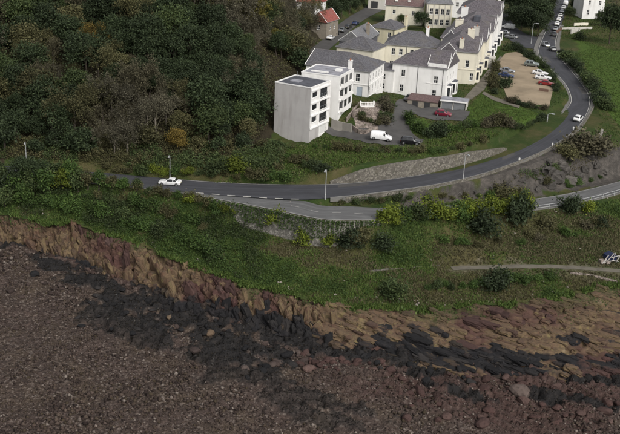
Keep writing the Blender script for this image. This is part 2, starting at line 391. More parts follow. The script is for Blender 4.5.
for p in [(-3, 219, 6.5), (4, 221, 7.2), (9, 228, 8), (14, 226, 7.6), (17, 238, 7.8), (20, 249, 6.3), (32, 241, 6.1), (40, 250, 6.4), (48, 262, 6.5), (56, 290, 6.6), (64, 265, 6.5), (62, 310, 6.8), (72, 330, 7), (90, 400, 7), (120, 330, 7), (100, 285, 6.4), (86, 262, 5.6), (140, 400, 8),
          (2, 311, 7), (9, 338, 7), (17, 368, 7), (30, 330, 7), (40, 360, 7), (25, 290, 6.5), (12, 275, 6.5), (0, 290, 7.5), (-6, 300, 11), (-2, 262, 8.5), (-8, 280, 11), (60, 380, 7), (40, 440, 8), (100, 480, 9), (-10, 360, 14), (-30, 400, 30),
          # the wooded hill
          (-75, 200, 2.4), (-55, 200, 2.6), (-35, 198, 2.8), (-18, 198, 3.2), (-12, 208, 4.2), (-70, 215, 10.5), (-50, 215, 10.5), (-32, 214, 9.8), (-16, 214, 7.0), (-12, 224, 10), (-70, 235, 22), (-50, 235, 22), (-32, 235, 20.5), (-18, 235, 15), (-9, 240, 11.5), (-70, 260, 34), (-45, 260, 33), (-28, 262, 29), (-16, 265, 20), (-60, 300, 44), (-30, 300, 32), (-15, 310, 18),
          (-130, 230, 22), (-130, 300, 44), (-110, 200, 3), (110, 230, -1), (110, 260, 4), (130, 215, -3), (-60, 420, 48), (160, 300, 6), (0, 600, 10), (150, 600, 10), (-150, 600, 40), (250, 400, 8), (-250, 300, 40), (300, 220, 0), (-250, 210, 4)]: CTRL.append(p)
TOPL = [(-130, 205, -5.5), (-90, 193, -5.5)] + [at3(*p) for p in [(0, 214, -5.6), (50, 221, -5.8), (100, 230, -6.4), (150, 246, -7.2), (200, 268, -7.9), (250, 285, -8.5), (300, 297, -9), (350, 304, -9.8), (420, 308, -10.3), (500, 303, -10.3), (560, 298, -10.3), (620, 284, -9.6)]] + [(75, 182, -9.2), (100, 196, -9), (140, 210, -9)]
FOOT = [(-130, 197, -11), (-90, 186, -11)] + [at3(*p) for p in [(0, 238, -11), (50, 254, -11.5), (100, 270, -12), (150, 291, -12.5), (200, 315, -13), (250, 326, -13), (300, 338, -13.5), (350, 350, -14), (420, 364, -15), (500, 378, -15.5), (560, 379, -15.5), (620, 374, -15)]] + [(75, 152, -14.6), (100, 158, -14.5), (140, 168, -14.5)]
for p in TOPL:
    CTRL.append(p); CTRL.append((p[0], p[1] - 5, p[2] - .8))
CT = np.array(CTRL)
# thin-plate surface through the spot heights
def tps_fit(P, lam=.4):
    n = len(P); xy = P[:, :2] / 50.; r = np.linalg.norm(xy[:, None] - xy[None], axis=2)
    K = np.where(r > 0, r * r * np.log(np.maximum(r, 1e-9)), 0) + lam * 1e-3 * np.eye(n)
    A = np.zeros((n + 3, n + 3)); A[:n, :n] = K; A[:n, n] = 1; A[:n, n + 1:] = xy; A[n, :n] = 1; A[n + 1:, :n] = xy.T
    return np.linalg.solve(A, np.r_[P[:, 2], 0, 0, 0])
TW = tps_fit(CT)
def h_base(X, Y):
    X = np.asarray(X, float); sh = X.shape; x = X.ravel() / 50.; y = np.asarray(Y, float).ravel() / 50.; o = np.empty(len(x)); cx = CT[:, 0] / 50.; cy = CT[:, 1] / 50.; n = len(CT)
    for a in range(0, len(x), 20000):
        dx = x[a:a + 20000, None] - cx; dy = y[a:a + 20000, None] - cy; r2 = dx * dx + dy * dy
        o[a:a + 20000] = (.5 * r2 * np.log(np.maximum(r2, 1e-18))) @ TW[:n] + TW[n] + TW[n + 1] * x[a:a + 20000] + TW[n + 2] * y[a:a + 20000]
    return np.clip(o.reshape(sh), -14, 50)
ROADS = [(UL, UR, .35, .5), (LL[:21], LR[:21], .35, 3.), (LL[18:53], LR[18:53], .35, .45), (LL[50:], LR[50:], .35, 3.5), (SL, SR, .4, 2.), (TL, TR, .4, 2.), (PL, PR, .1, 2.)]
def road_level(X, Y):
    """height of the nearest road and how far the point lies outside its edge"""
    X = np.asarray(X, float); sh = X.shape; x = X.ravel(); y = np.asarray(Y, float).ravel()
    best = np.full(len(x), 1e9); bz = np.zeros(len(x)); bw = np.ones(len(x))
    for L, R_, shoulder, blend in ROADS:
        mid = (L + R_) / 2; hw = np.linalg.norm((L - R_)[:, :2], axis=1) / 2
        lo = mid[:, :2].min(0) - 25; hi = mid[:, :2].max(0) + 25
        sel = np.where((x > lo[0]) & (x < hi[0]) & (y > lo[1]) & (y < hi[1]))[0]
        for a in range(0, len(sel), 8000):
            s = sel[a:a + 8000]; px = x[s, None]; py = y[s, None]
            ax, ay = mid[:-1, 0], mid[:-1, 1]; dx, dy = mid[1:, 0] - ax, mid[1:, 1] - ay
            t = np.clip(((px - ax) * dx + (py - ay) * dy) / (dx * dx + dy * dy + 1e-9), 0, 1)
            d = np.hypot(px - ax - t * dx, py - ay - t * dy)
            e = d - (hw[:-1] * (1 - t) + hw[1:] * t) - shoulder
            k = np.argmin(e, 1); r = np.arange(len(s)); e = e[r, k]; z = mid[k, 2] + t[r, k] * (mid[k + 1, 2] - mid[k, 2])
            better = e / blend < best[s]
            bz[s] = np.where(better, z, bz[s]); bw[s] = np.where(better, blend, bw[s]); best[s] = np.where(better, e / blend, best[s])
    return best.reshape(sh), bz.reshape(sh)
def hgt(X, Y):
    b = h_base(X, Y); e, z = road_level(X, Y); m = 1 - sstep(0, 1, e)
    rough = (fbm(np.asarray(X) * .35, np.asarray(Y) * .35, 3) - .5) * 1.1
    b = b + rough * sstep(0, 8, e) * np.where(np.asarray(Y) < 240, 1, .35)
    return b * (1 - m) + (z - .10) * m
def h1(x, y): return float(hgt(np.array([x]), np.array([y]))[0])
def on(px, py):
    """where the line of sight through a point of the photograph meets the ground"""
    d = ray(px, py); d = d / np.linalg.norm(d); t = np.linspace(150, 520, 500); P = d[None] * t[:, None]; P[:, 2] += CAMZ
    g = P[:, 2] - hgt(P[:, 0], P[:, 1]); k = np.where(g < 0)[0]; k = int(k[0]) if len(k) else 499
    a, b = t[max(k - 1, 0)], t[k]; g0, g1 = g[max(k - 1, 0)], g[k]; f = g0 / (g0 - g1) if g0 != g1 else 0
    q = d * (a + f * (b - a)); return (float(q[0]), float(q[1]), h1(q[0], q[1]))
_tp = np.array(TOPL); _fp = np.array(FOOT)
def jag(X): return (fbm(X * .22, X * 0 + 3.3, 21, 5) - .5) * 5.
def top_y(X): return np.interp(X, _tp[:, 0], _tp[:, 1]) + jag(X) * .6
def foot_y(X): return np.interp(X, _fp[:, 0], _fp[:, 1]) + jag(X) * .5
def foot_z(X): return np.interp(X, _fp[:, 0], _fp[:, 2])
def inside(poly, X, Y):
    X = np.asarray(X); Y = np.asarray(Y); r = np.zeros(X.shape, bool); n = len(poly)
    for i in range(n):
        x0, y0 = poly[i][:2]; x1, y1 = poly[(i + 1) % n][:2]
        if y0 == y1: continue
        c = ((y0 > Y) != (y1 > Y)) & (X < (x1 - x0) * (Y - y0) / (y1 - y0) + x0); r ^= c
    return r
def zone(pts): return [on(*p)[:2] for p in pts]
Z_LAWN = [zone([(468, 108), (482, 92), (505, 103), (535, 112), (538, 120), (520, 131), (495, 128), (470, 126)]), zone([(405, 118), (425, 118), (432, 128), (420, 135), (405, 130)]),
          zone([(575, 38), (619, 52), (690, 60), (690, 135), (619, 125), (604, 108), (597, 88), (585, 66)]), zone([(490, 40), (503, 44), (498, 52), (490, 50)])]
Z_CUT = [zone([(395, 195), (440, 188), (480, 178), (545, 153), (575, 142), (640, 140), (640, 178), (575, 190), (530, 196), (450, 203), (400, 206)])]
Z_BARE = [zone([(440, 268), (455, 262), (619, 262), (619, 276), (560, 280), (450, 274)])]

gx = np.unique(np.r_[np.linspace(-900, -110, 16), np.linspace(-110, -78, 17), np.arange(-78, 80, .5), np.linspace(80, 130, 34), np.linspace(130, 900, 16)])
gy = np.unique(np.r_[np.arange(150, 262, .5), np.arange(262, 400, 1.5), np.linspace(400, 520, 30), np.linspace(520, 1600, 18)])
GX, GY = np.meshgrid(gx, gy, indexing='ij')
GZ = hgt(GX, GY)
mask_lawn = np.zeros(GX.shape); mask_cut = np.zeros(GX.shape); mask_wood = np.zeros(GX.shape); mask_bare = np.zeros(GX.shape)
for z in Z_LAWN: mask_lawn[inside(z, GX, GY)] = 1
wx = GX + (vnoise(GX * .4, GY * .4, 5) - .5) * 3; wy = GY + (vnoise(GX * .4, GY * .4, 6) - .5) * 3
for z in Z_CUT: mask_cut[inside(z, wx, wy)] = 1
for z in Z_BARE: mask_bare[inside(z, wx, wy)] = .6
def wood_edge(X): return np.interp(X, [-130, -30, -12, -8, -3, 1], [197, 197, 199, 222, 260, 330])
mask_wood = ((wy > wood_edge(wx)) & (wx < 2)).astype(float)
_q2 = GY * .8 + GX * .5 + (fbm(GX * .2, GY * .2, 38, 4) - .5) * 6; _q1 = GX * .8 - GY * .5; gcut, rcut, _, ocut = worley(_q1 / 3.2, _q2 / 1.8, 39)
_e, _z = road_level(GX, GY); GZ = GZ + mask_cut * sstep(1., 5., _e) * ((rcut - .35) * 1.5 - (1 - sstep(0, .15, gcut)) * .5 + ocut * .8)
vis = GY > top_y(GX) - .25
fcs = grid_faces(len(gx), len(gy)); vf = vis.ravel()[fcs].sum(1) >= 2
# pull the cut vertices onto the cliff edge so that the rim runs smoothly
gyv = GY.copy(); ty = top_y(GX); low = (GY < ty - .25); gyv[low] = np.maximum(GY, ty - .45)[low]
gz2 = GZ.copy()
me = mesh_np('ground', np.stack([GX.ravel(), gyv.ravel(), gz2.ravel()], 1), fcs[vf], True)
vcol(me, 'zones', np.stack([mask_lawn.ravel(), mask_cut.ravel(), mask_wood.ravel()], 1))
vcol(me, 'zones2', np.stack([mask_bare.ravel(), mask_bare.ravel(), mask_bare.ravel()], 1))
def ground_mat():
    m, t, b = mat('ground_cover', .95, .15)
    va = N(t, 'ShaderNodeVertexColor', layer_name='zones'); s = N(t, 'ShaderNodeSeparateColor'); t.links.new(va.outputs[0], s.inputs[0])
    vb = N(t, 'ShaderNodeVertexColor', layer_name='zones2'); s2 = N(t, 'ShaderNodeSeparateColor'); t.links.new(vb.outputs[0], s2.inputs[0])
    n1 = noise(t, .09, 6, .7); n2 = noise(t, .6, 6, .75); n3 = noise(t, 5., 4, .7)
    rough = ramp(t, n1, [(.32, (.022, .042, .010)), (.46, (.034, .052, .013)), (.56, (.060, .060, .022)), (.68, (.085, .072, .034))])
    rough = mix(t, rough, (.095, .08, .045), ramp(t, n2, [(.56, (0, 0, 0)), (.72, (.8, .8, .8))]))
    rough = mix(t, rough, (.015, .022, .008), ramp(t, n3, [(.5, (0, 0, 0)), (.8, (.7, .7, .7))]))
    lawn = ramp(t, n2, [(.3, (.040, .075, .014)), (.7, (.066, .105, .020))])
    cut = ramp(t, n2, [(.3, (.035, .032, .029)), (.5, (.07, .063, .057)), (.7, (.12, .106, .094))])
    cut = mix(t, cut, (.03, .028, .022), ramp(t, n3, [(.5, (0, 0, 0)), (.75, (1, 1, 1))]))
    wood = ramp(t, n2, [(.3, (.018, .016, .010)), (.7, (.045, .036, .022))])
    c = mix(t, rough, lawn, s.outputs[0]); c = mix(t, c, cut, s.outputs[1]); c = mix(t, c, wood, s.outputs[2])
    c = mix(t, c, (.15, .13, .10), math_(t, 'MULTIPLY', s2.outputs[0], ramp(t, n2, [(.4, (.2, .2, .2)), (.6, (1, 1, 1))])))
    t.links.new(c, b.inputs['Base Color']); bump(t, b, n3, .8, .2); return m
ground = ob('ground', me, ground_mat()); tag(ground, kind='structure')

# ------------------------------------------------------------------ cliff
cxs = np.unique(np.r_[np.arange(-120, -66, .5), np.arange(-66, 70, .17), np.arange(70, 125, .5)]); NR = 104
tt = np.linspace(0, 1, NR); CX, TT = np.meshgrid(cxs, tt, indexing='ij')
left = 1 - sstep(-4, 12, CX + (fbm(CX * .2, TT * 3, 33) - .5) * 8)    # upright buttresses on the left, stepped slabs on the right
ty = top_y(CX) + .3; fy = foot_y(CX); zt = hgt(CX, top_y(CX) - .2) + .05; zf = foot_z(CX) - .6
yy = ty + (fy - ty) * TT
zz = zt + (zf - zt) * (left * TT ** .8 + (1 - left) * (TT * .75 + .25 * TT ** 2))
wob = (fbm(CX * .3, zz * .25, 34, 4) - .5) * 5.
g1, r1, ox1, oy1 = worley((CX + wob) / 4.6 + .05 * zz, zz / 9. + 3, 1)
def strata(q1, q2, ln, th, s):
    """beds of rock: long blocks in bands; returns block value, rise across the bed (0 back .. 1 lip) and nearness to a joint"""
    b = np.floor(q2 / th); f = q2 / th - b; l = ln * (.6 + .9 * _hash(b, b * 0, s)); u = q1 / l + 7 * _hash(b, b * 0 + 1, s); c = np.floor(u); fu = u - c
    jt = np.minimum(np.minimum(fu, 1 - fu) * l, np.minimum(f, 1 - f) * th)
    return _hash(b, c, s + 2), f, jt
jv = (fbm(CX * .8, zz * .5, 37, 4) - .5)
v1, f1, j1 = strata(zz + jv * 3, CX + wob * .5 + jv * 1.6 + .25 * zz, 5.5, 2.7, 1); r2, f2, j2 = strata(zz + jv * 2, CX + wob * .4 + jv + .35 * zz, 1.9, .85, 2); r5, f5, j5 = strata(zz + jv, CX + jv * .7, .8, .4, 3)
butt = (r1 - .4) * 1.8 - (1 - sstep(0, .07, g1)) * .9 + (v1 - .45) * 1.7 + (f1 - .5) * .7 - (1 - sstep(0, .14, j1)) * .8 + (r2 - .5) * .75 - (1 - sstep(0, .09, j2)) * .35 + (r5 - .5) * .3
slope_len = np.hypot(fy - ty, zf - zt); dn = TT * slope_len; wv = (fbm(CX * .12, dn * .2, 9, 4) - .5) * 5.
q1 = CX + .42 * dn; q2 = dn - .42 * CX + wv
jw = (fbm(CX * .7, dn * .7, 35, 3) - .5) * .5
v3, f3, j3 = strata(q1 + jw * 2, q2 + jw, 8.0, 1.75, 4); v4, f4, j4 = strata(q1 * .97 + jw, q2 * 1.02 + jw * .6, 3.2, .62, 6); v6, f6, j6 = strata(q2 * .8 + jw, q1 + jw * 2, 3., 2.6, 8)
slab = (v3 - .45) * 1.1 + (f3 - .6) * 1.5 - (1 - sstep(0, .10, j3)) * .45 + (v4 - .5) * .35 + (f4 - .5) * .35 - (1 - sstep(0, .07, j4)) * .15 + (v6 - .5) * .5 - (1 - sstep(0, .09, j6)) * .4
def blur(a, ki, kj):
    for ax_, k in ((0, ki), (1, kj)):
        p = np.pad(a, [(k, k) if q == ax_ else (0, 0) for q in (0, 1)], 'edge'); c = np.cumsum(p, axis=ax_); n = 2 * k + 1
        a = np.take(c, np.arange(n - 1, c.shape[ax_]), axis=ax_) - np.concatenate([np.zeros_like(np.take(c, [0], axis=ax_)), np.take(c, np.arange(0, c.shape[ax_] - n), axis=ax_)], axis=ax_); a = a / n
    return a
slab = blur(blur(slab, 2, 1), 2, 1) * .7; butt = blur(blur(butt, 1, 2), 1, 1) * .85
fade = np.minimum(1, np.minimum(TT / .05, (1 - TT) / .05 + .3)); fine = (fbm(CX * 1.6, (yy + zz) * 1.6, 15, 4) - .5) * .5
rim = sstep(0, .12, TT); yy = yy - 0
yy = yy - (butt + fine) * left * fade - (1 - left) * fade * slab * .30
zz = zz + (slab * 1.25 + fine * .6) * (1 - left) * fade * .85 + left * (r2 - .5) * .5 * fade * rim
me = mesh_np('cliff', np.stack([CX.ravel(), yy.ravel(), zz.ravel()], 1), grid_faces(len(cxs), NR)[:, ::-1], False)
# stains with a shape of their own: black tide band, wine-red beds
PX, PY = proj(CX, yy, zz)
warp = (fbm(CX * .12, zz * .3, 31, 4) - .5)
dk_line = np.interp(CX, [-62, -50, -39, -28, -19, -10, 0, 8, 20, 34, 45, 58], [.97, .95, .92, .86, .70, .64, .60, .60, .62, .64, .60, .62])
black = sstep(-.05, .07, TT - dk_line - warp * (.45 + .5 * (1 - left)) + (1 - left) * ((v3 - .55) * .7 + (v4 - .5) * .25) - (1 - left) * .06)
black = black * (1 - (1 - left) * .9 * sstep(.80, .92, TT + warp * .5 + (v4 - .5) * .2))
red = .85 * sstep(.49, .62, fbm(CX * .10 + 7, zz * .12, 41, 4) + .22 * np.exp(-((CX + 16) / 6.) ** 2) + .10 * (1 - left) * sstep(.6, .9, TT) - .02) 
grassy = (1 - sstep(.04, .22, TT + warp * .5 + (r2 - .5) * .12)) * np.where(left > .5, .75, 1.)
vcol(me, 'zones', np.stack([black.ravel(), red.ravel(), grassy.ravel()], 1))
def cliff_mat(name='cliff_rock'):
    m, t, b = mat(name, .9, .25)
    va = N(t, 'ShaderNodeVertexColor', layer_name='zones'); s = N(t, 'ShaderNodeSeparateColor'); t.links.new(va.outputs[0], s.inputs[0])
    n1 = noise(t, .22, 7, .75); n2 = noise(t, 1.6, 6, .75); n3 = noise(t, 7., 4, .7)
    c = ramp(t, n1, [(.28, (.042, .025, .019)), (.40, (.085, .047, .031)), (.50, (.118, .080, .048)), (.60, (.155, .110, .058)), (.72, (.20, .158, .108))])
    c = mix(t, c, (.055, .04, .03), ramp(t, n2, [(.44, (0, 0, 0)), (.62, (.85, .85, .85))]))
    c = mix(t, c, (.20, .16, .065), math_(t, 'MULTIPLY', ramp(t, noise(t, .8, 3, .6), [(.58, (0, 0, 0)), (.68, (1, 1, 1))]), .6))
    red_ = ramp(t, n2, [(.3, (.034, .016, .015)), (.6, (.080, .040, .034)), (.8, (.13, .078, .062))])
    c = mix(t, c, red_, s.outputs[1])
    blk = ramp(t, n2, [(.35, (.008, .008, .010)), (.6, (.018, .017, .018)), (.8, (.05, .04, .038))])
    c = mix(t, c, blk, s.outputs[0])
    gr = ramp(t, n3, [(.35, (.028, .04, .012)), (.6, (.055, .055, .022)), (.75, (.09, .075, .045))])
    c = mix(t, c, gr, math_(t, 'MULTIPLY', s.outputs[2], ramp(t, n2, [(.3, (1, 1, 1)), (.7, (.35, .35, .35))])))
    t.links.new(c, b.inputs['Base Color']); bump(t, b, n3, .7, .12); return m
M['cliff'] = cliff_mat()
cliff = ob('cliff', me, M['cliff']); tag(cliff, kind='structure')

# ------------------------------------------------------------------ beach
bxs = np.arange(-90, 95, .33); bys = np.arange(96, 205, .33)
BX, BY = np.meshgrid(bxs, bys, indexing='ij')
def beach_h(X, Y):
    d = foot_y(X) - Y
    z = foot_z(X) - .3 - np.clip(d, 0, 200) * .085 + np.clip(-d, 0, 60) * .02
    return z + (fbm(X * .09, Y * .09, 51) - .5) * 1.6
def slab_field(X, Y):
    a = math.radians(-30); q1 = X * math.cos(a) + Y * math.sin(a); q2 = X * math.sin(a) - Y * math.cos(a); w1 = (fbm(X * .15, Y * .15, 9) - .5) * 4 + (fbm(X * .9, Y * .9, 36, 3) - .5) * 1.2
    va, fa, ja = strata(q1 + w1, q2 + w1, 4.5, 1.7, 61); gb, rb, _, oyb = worley((q1 + w1) / 1.1, (q2 + w1) / .8, 62)
    return (va - .45) * .9 + (fa - .5) * .6 - (1 - sstep(0, .2, ja)) * .35 + (rb - .5) * .5 - (1 - sstep(0, .15, gb)) * .25
d_ = foot_y(BX) - BY
plat = sstep(-4, 14, BX) * (1 - sstep(7, 15, d_ - (BX - 5) * .08 + (fbm(BX * .12, BY * .12, 71) - .5) * 12)) + (1 - sstep(0, 3.5, d_ + (fbm(BX * .2, BY * .2, 72) - .5) * 4)) * .6
plat = np.clip(plat, 0, 1)
# black weed and lichen beds: centre (photograph px), half width and depth in metres, tilt
BEDS = [(95, 286, 7, 2.6), (118, 303, 6, 3.0), (150, 305, 9, 3.6), (185, 322, 9, 3.2), (130, 320, 4.5, 3.), (225, 345, 8, 3.2), (262, 352, 8, 2.6), (230, 375, 6, 2.4), (285, 388, 9, 3.0), (320, 398, 8, 2.6), (355, 408, 7, 2.2), (330, 352, 9, 2.2), (400, 366, 9, 2.6), (60, 268, 6, 1.4), (455, 392, 6, 1.8), (560, 400, 7, 1.6), (20, 250, 8, 1.2), (600, 385, 8, 1.8), (128, 326, 7, 5), (105, 310, 6, 3.5), (150, 338, 6, 3), (165, 290, 9, 2.6), (215, 357, 8, 3.2), (200, 310, 9, 2.4), (250, 372, 7, 3.2), (255, 335, 9, 2.2), (290, 402, 8, 3.4), (335, 416, 8, 3), (300, 345, 9, 2.)]
def bed_field(X, Y):
    wx_ = X + (fbm(X * .18, Y * .18, 81) - .5) * 7; wy_ = Y + (fbm(X * .18, Y * .18, 82) - .5) * 6
    r = np.full(np.shape(X), -1.)
    for px, py, rx, ry in BEDS:
        cx, cy = at(px, py, float(foot_z(np.array([at(px, py, -14)[0]]))[0]) - 1.0)
        ca, sa = math.cos(-.35), math.sin(-.35); u = ((wx_ - cx) * ca + (wy_ - cy) * sa) / rx; v = (-(wx_ - cx) * sa + (wy_ - cy) * ca) / ry
        r = np.maximum(r, 1 - np.sqrt(u * u + v * v))
    return r
bf = bed_field(BX, BY) - .22 * sstep(10, 18, d_); bed = sstep(-.06, .16, bf + (fbm(BX * .55, BY * .75, 83, 5) - .52) * 1.5)
BZ = beach_h(BX, BY) + plat * (slab_field(BX, BY) + .25) + (fbm(BX * 1.6, BY * 1.6, 52, 3) - .5) * .35
gq, rq, _, _ = worley(BX / 1.7 + (fbm(BX * .8, BY * .8, 64) - .5), BY / 1.2, 63); BZ = BZ + bed * ((rq - .45) * 1.3 - (1 - sstep(0, .2, gq)) * .4 + .2)
redm = np.clip(plat * sstep(.38, .55, fbm(BX * .11, BY * .11, 91)) , 0, 1)
me = mesh_np('beach', np.stack([BX.ravel(), BY.ravel(), BZ.ravel()], 1), grid_faces(len(bxs), len(bys)), False)
vcol(me, 'zones', np.stack([(bed * (1 - .35 * sstep(9, 18, d_))).ravel(), redm.ravel(), plat.ravel()], 1))
def beach_mat():
    m, t, b = mat('beach_stone', .9, .25)
    va = N(t, 'ShaderNodeVertexColor', layer_name='zones'); s = N(t, 'ShaderNodeSeparateColor'); t.links.new(va.outputs[0], s.inputs[0])
    n1 = noise(t, .13, 5, .65); n2 = noise(t, 1.3, 6, .8); tc = N(t, 'ShaderNodeTexCoord')
    vo = N(t, 'ShaderNodeTexVoronoi'); vo.inputs['Scale'].default_value = 3.2; t.links.new(tc.outputs['Object'], vo.inputs['Vector'])
    sp = N(t, 'ShaderNodeSeparateColor'); t.links.new(vo.outputs['Color'], sp.inputs[0])
    c = ramp(t, sp.outputs[0], [(0, (.018, .013, .011)), (.45, (.052, .037, .031)), (.8, (.09, .066, .055)), (1, (.21, .175, .15))])
    c = mix(t, c, ramp(t, n1, [(.32, (.085, .058, .048)), (.48, (.038, .027, .023)), (.66, (.070, .051, .032))]), .5)
    c = mix(t, c, (.022, .017, .016), ramp(t, n2, [(.5, (0, 0, 0)), (.75, (.8, .8, .8))]))
    red_ = ramp(t, n2, [(.3, (.026, .014, .013)), (.55, (.062, .036, .031)), (.75, (.11, .072, .062))]); c = mix(t, c, red_, math_(t, 'MULTIPLY', s.outputs[1], .8))
    blk = ramp(t, n2, [(.35, (.008, .008, .009)), (.55, (.014, .013, .013)), (.75, (.040, .033, .029))]); c = mix(t, c, blk, math_(t, 'MULTIPLY', s.outputs[0], .97))
    t.links.new(c, b.inputs['Base Color']); bump(t, b, math_(t, 'ADD', n2, vo.outputs['Distance']), .8, .15); return m
beach = ob('beach', me, beach_mat()); tag(beach, kind='structure')

# ------------------------------------------------------------------ roads
def strip_mesh(L, R_, lift=0., nx=5):
    ml = np.r_[0, np.cumsum(np.linalg.norm(np.diff((L + R_) / 2, axis=0), axis=1))]; wd = np.linalg.norm(R_ - L, axis=1)
    k = np.linspace(0, 1, nx)[None, :, None]; P = L[:, None] * (1 - k) + R_[:, None] * k; P = P.copy(); P[..., 2] += lift
    fc = grid_faces(len(L), nx)[:, ::-1]; me = mesh_np('strip', P.reshape(-1, 3), fc, True)
    UVp = np.stack([wd[:, None] * np.linspace(0, 1, nx)[None], np.repeat(ml[:, None], nx, 1)], -1).reshape(-1, 2).astype(np.float32); uv = me.uv_layers.new(name='UVMap'); uv.data.foreach_set('uv', UVp[fc.ravel()].ravel()); return me
def offset(L, R_, f0, f1, s0=0, s1=None):
    """strip parallel to the right edge (metres inwards from the left edge L; negative = from the right edge)"""
    s1 = len(L) if s1 is None else s1; D = (R_ - L)[s0:s1]; w_ = np.linalg.norm(D, axis=1)[:, None]; D = D / w_
    a = L[s0:s1] if f0 >= 0 else R_[s0:s1]
    return a + D * f0, a + D * f1
def up(me):
    bm = bmesh.new(); bm.from_mesh(me); bmesh.ops.recalc_face_normals(bm, faces=bm.faces)
    if sum(f.normal.z for f in bm.faces) < 0: bmesh.ops.reverse_faces(bm, faces=bm.faces)
    bm.to_mesh(me); bm.free(); return me
main_road = ob('main_road', up(strip_mesh(UL, UR)), M['asphalt']); tag(main_road, kind='structure')
lower_road = ob('lower_road', up(strip_mesh(LL, LR, -.012, 7)), M['asphalt_pale']); tag(lower_road, kind='structure')
side_road = ob('side_road', up(strip_mesh(SL, SR, -.01)), M['asphalt']); tag(side_road, kind='structure')
back_street = ob('back_street', up(strip_mesh(TL, TR)), M['tarmac_drive']); tag(back_street, kind='structure')
def pxstation(L, px):
    q = [abs(proj(*p)[0] - px) for p in L]; return int(np.argmin(q[:len(q) * 7 // 10]))
def line(road, L, R_, a, b, s0, s1, name='edge_line', m='roadpaint', lift=.006):
    A, B = offset(L, R_, a, b, s0, s1); A = A.copy(); B = B.copy()
    return ob(name, up(strip_mesh(A, B, lift, 2)), M[m], road)
sA, sB, sC = pxstation(UL, 175), pxstation(UL, 345), pxstation(UL, 566)
line(main_road, UL, UR, .25, .40, sA, 175); line(main_road, UL, UR, -.25, -.40, pxstation(UR, 330), 185)
line(main_road, UL, UR, -.2, -.35, pxstation(UR, 20), pxstation(UR, 165))
for s in range(pxstation(UR, 198), pxstation(UR, 305), 2):          # broken line across the mouth of the lower road
    line(main_road, UL, UR, -.10, -.45, s, s + 2, 'road_dash')
for s, f0, f1, n_ in ((52, .6, 2.4, 5), (78, 3.4, 6.0, 4), (95, 1.0, 3.2, 7), (118, 3.6, 6.2, 5), (139, .7, 2.6, 6), (164, 3.2, 5.4, 4)): line(main_road, UL, UR, f0, f1, s, s + n_, 'road_patch', 'tarmac_drive', .004)
for s in range(34, 60, 5):
    w_ = np.linalg.norm((LR - LL)[s]) / 2; line(lower_road, LL, LR, w_ - .06, w_ + .06, s, s + 3, 'centre_dash', lift=-.004)
line(lower_road, LL, LR, .25, .37, 88, 159, lift=-.004); line(lower_road, LL, LR, -.15, -.27, 8, 60, lift=-.004)
def kerb_run(name, L, R_, f0, f1, s0, s1, h, m, top=None, parent=None, base=-.12):
    """a raised strip: pavement or wall with straight faces"""
    A, B = offset(L, R_, f0, f1, s0, s1); n = len(A)
    V = np.concatenate([A + [0, 0, base], A + [0, 0, h], B + [0, 0, h], B + [0, 0, base]]); f = []
    for r in range(3):
        for i in range(n - 1): f.append([r * n + i, r * n + i + 1, (r + 1) * n + i + 1, (r + 1) * n + i])
    for i in range(n - 1): f.append([3 * n + i, 3 * n + i + 1, i + 1, i])
    me = bpy.data.meshes.new(name); me.from_pydata([tuple(v) for v in V], [], f + [[0, n, 2 * n, 3 * n], [n - 1, 4 * n - 1, 3 * n - 1, 2 * n - 1]]); me.update(); up(me)
    return ob(name, me, M[m], parent)
pv = kerb_run('pavement', UL, UR, -.002, 1.1, pxstation(UR, 332), 185, .11, 'pavement', base=-.5); tag(pv, kind='structure')
pv = kerb_run('inner_pavement', UL, UR, -1.2 + 0, 0, 0, 1, .1, 'pavement') if False else None
A, B = UL, UL + (UL - UR) / np.linalg.norm(UR - UL, axis=1)[:, None] * 1.3
pv = kerb_run('pavement', A, B, .002, 1.3, pxstation(UL, 505), 185, .11, 'pavement', base=-.4); tag(pv, kind='structure')
pv = kerb_run('pavement', LL, LR, .002 - 0, 0, 0, 1, .1, 'pavement') if False else None
A, B = LR, LR + (LR - LL) / np.linalg.norm(LR - LL, axis=1)[:, None] * 1.3
pv = kerb_run('pavement', A, B, .002, 1.3, 88, 159, .12, 'pavement', base=-.6); tag(pv, kind='structure')

PAVED = []
def drape(name, pts, m, lift=.10, cuts=1.2):
    P = [on(*p)[:2] for p in pts]; PAVED.append(P); bm = bmesh.new(); f = bm.faces.new([bm.verts.new((x, y, 0)) for x, y in P])
    bmesh.ops.triangulate(bm, faces=[f])
    for _ in range(6):
        e = [e for e in bm.edges if e.calc_length() > cuts]
        if not e: break
        bmesh.ops.subdivide_edges(bm, edges=e, cuts=1); bmesh.ops.triangulate(bm, faces=[f for f in bm.faces if len(f.verts) > 3])
    X = np.array([v.co.x for v in bm.verts]); Y = np.array([v.co.y for v in bm.verts]); Z = hgt(X, Y) + lift
    for v, z in zip(bm.verts, Z): v.co.z = z
    me = bpy.data.meshes.new(name); bm.to_mesh(me); bm.free(); up(me)
    for p in me.polygons: p.use_smooth = True
    o = ob(name, me, M[m]); tag(o, kind='structure'); return o
drape('driveway', [(327, 125), (345, 129), (372, 130), (390, 122), (398, 100), (412, 95), (420, 108), (408, 122), (412, 133), (424, 140), (420, 147), (400, 148), (370, 144), (345, 138), (325, 132)], 'tarmac_drive')
drape('rockery', [(352, 108), (362, 104), (381, 103), (387, 112), (385, 124), (378, 130), (356, 128)], 'rubble', .06)
drape('garage_forecourt', [(408, 110), (430, 106), (470, 112), (464, 122), (440, 121), (420, 117)], 'tarmac_drive', .12)
drape('car_park', [(498, 62), (505, 54), (518, 52), (532, 62), (546, 76), (553, 90), (549, 107), (530, 104), (507, 98), (502, 84)], 'gravel')
drape('garden_path', [(484, 92), (496, 98), (510, 102), (520, 106), (519, 108.5), (508, 105), (494, 101), (482, 94)], 'path', .12)
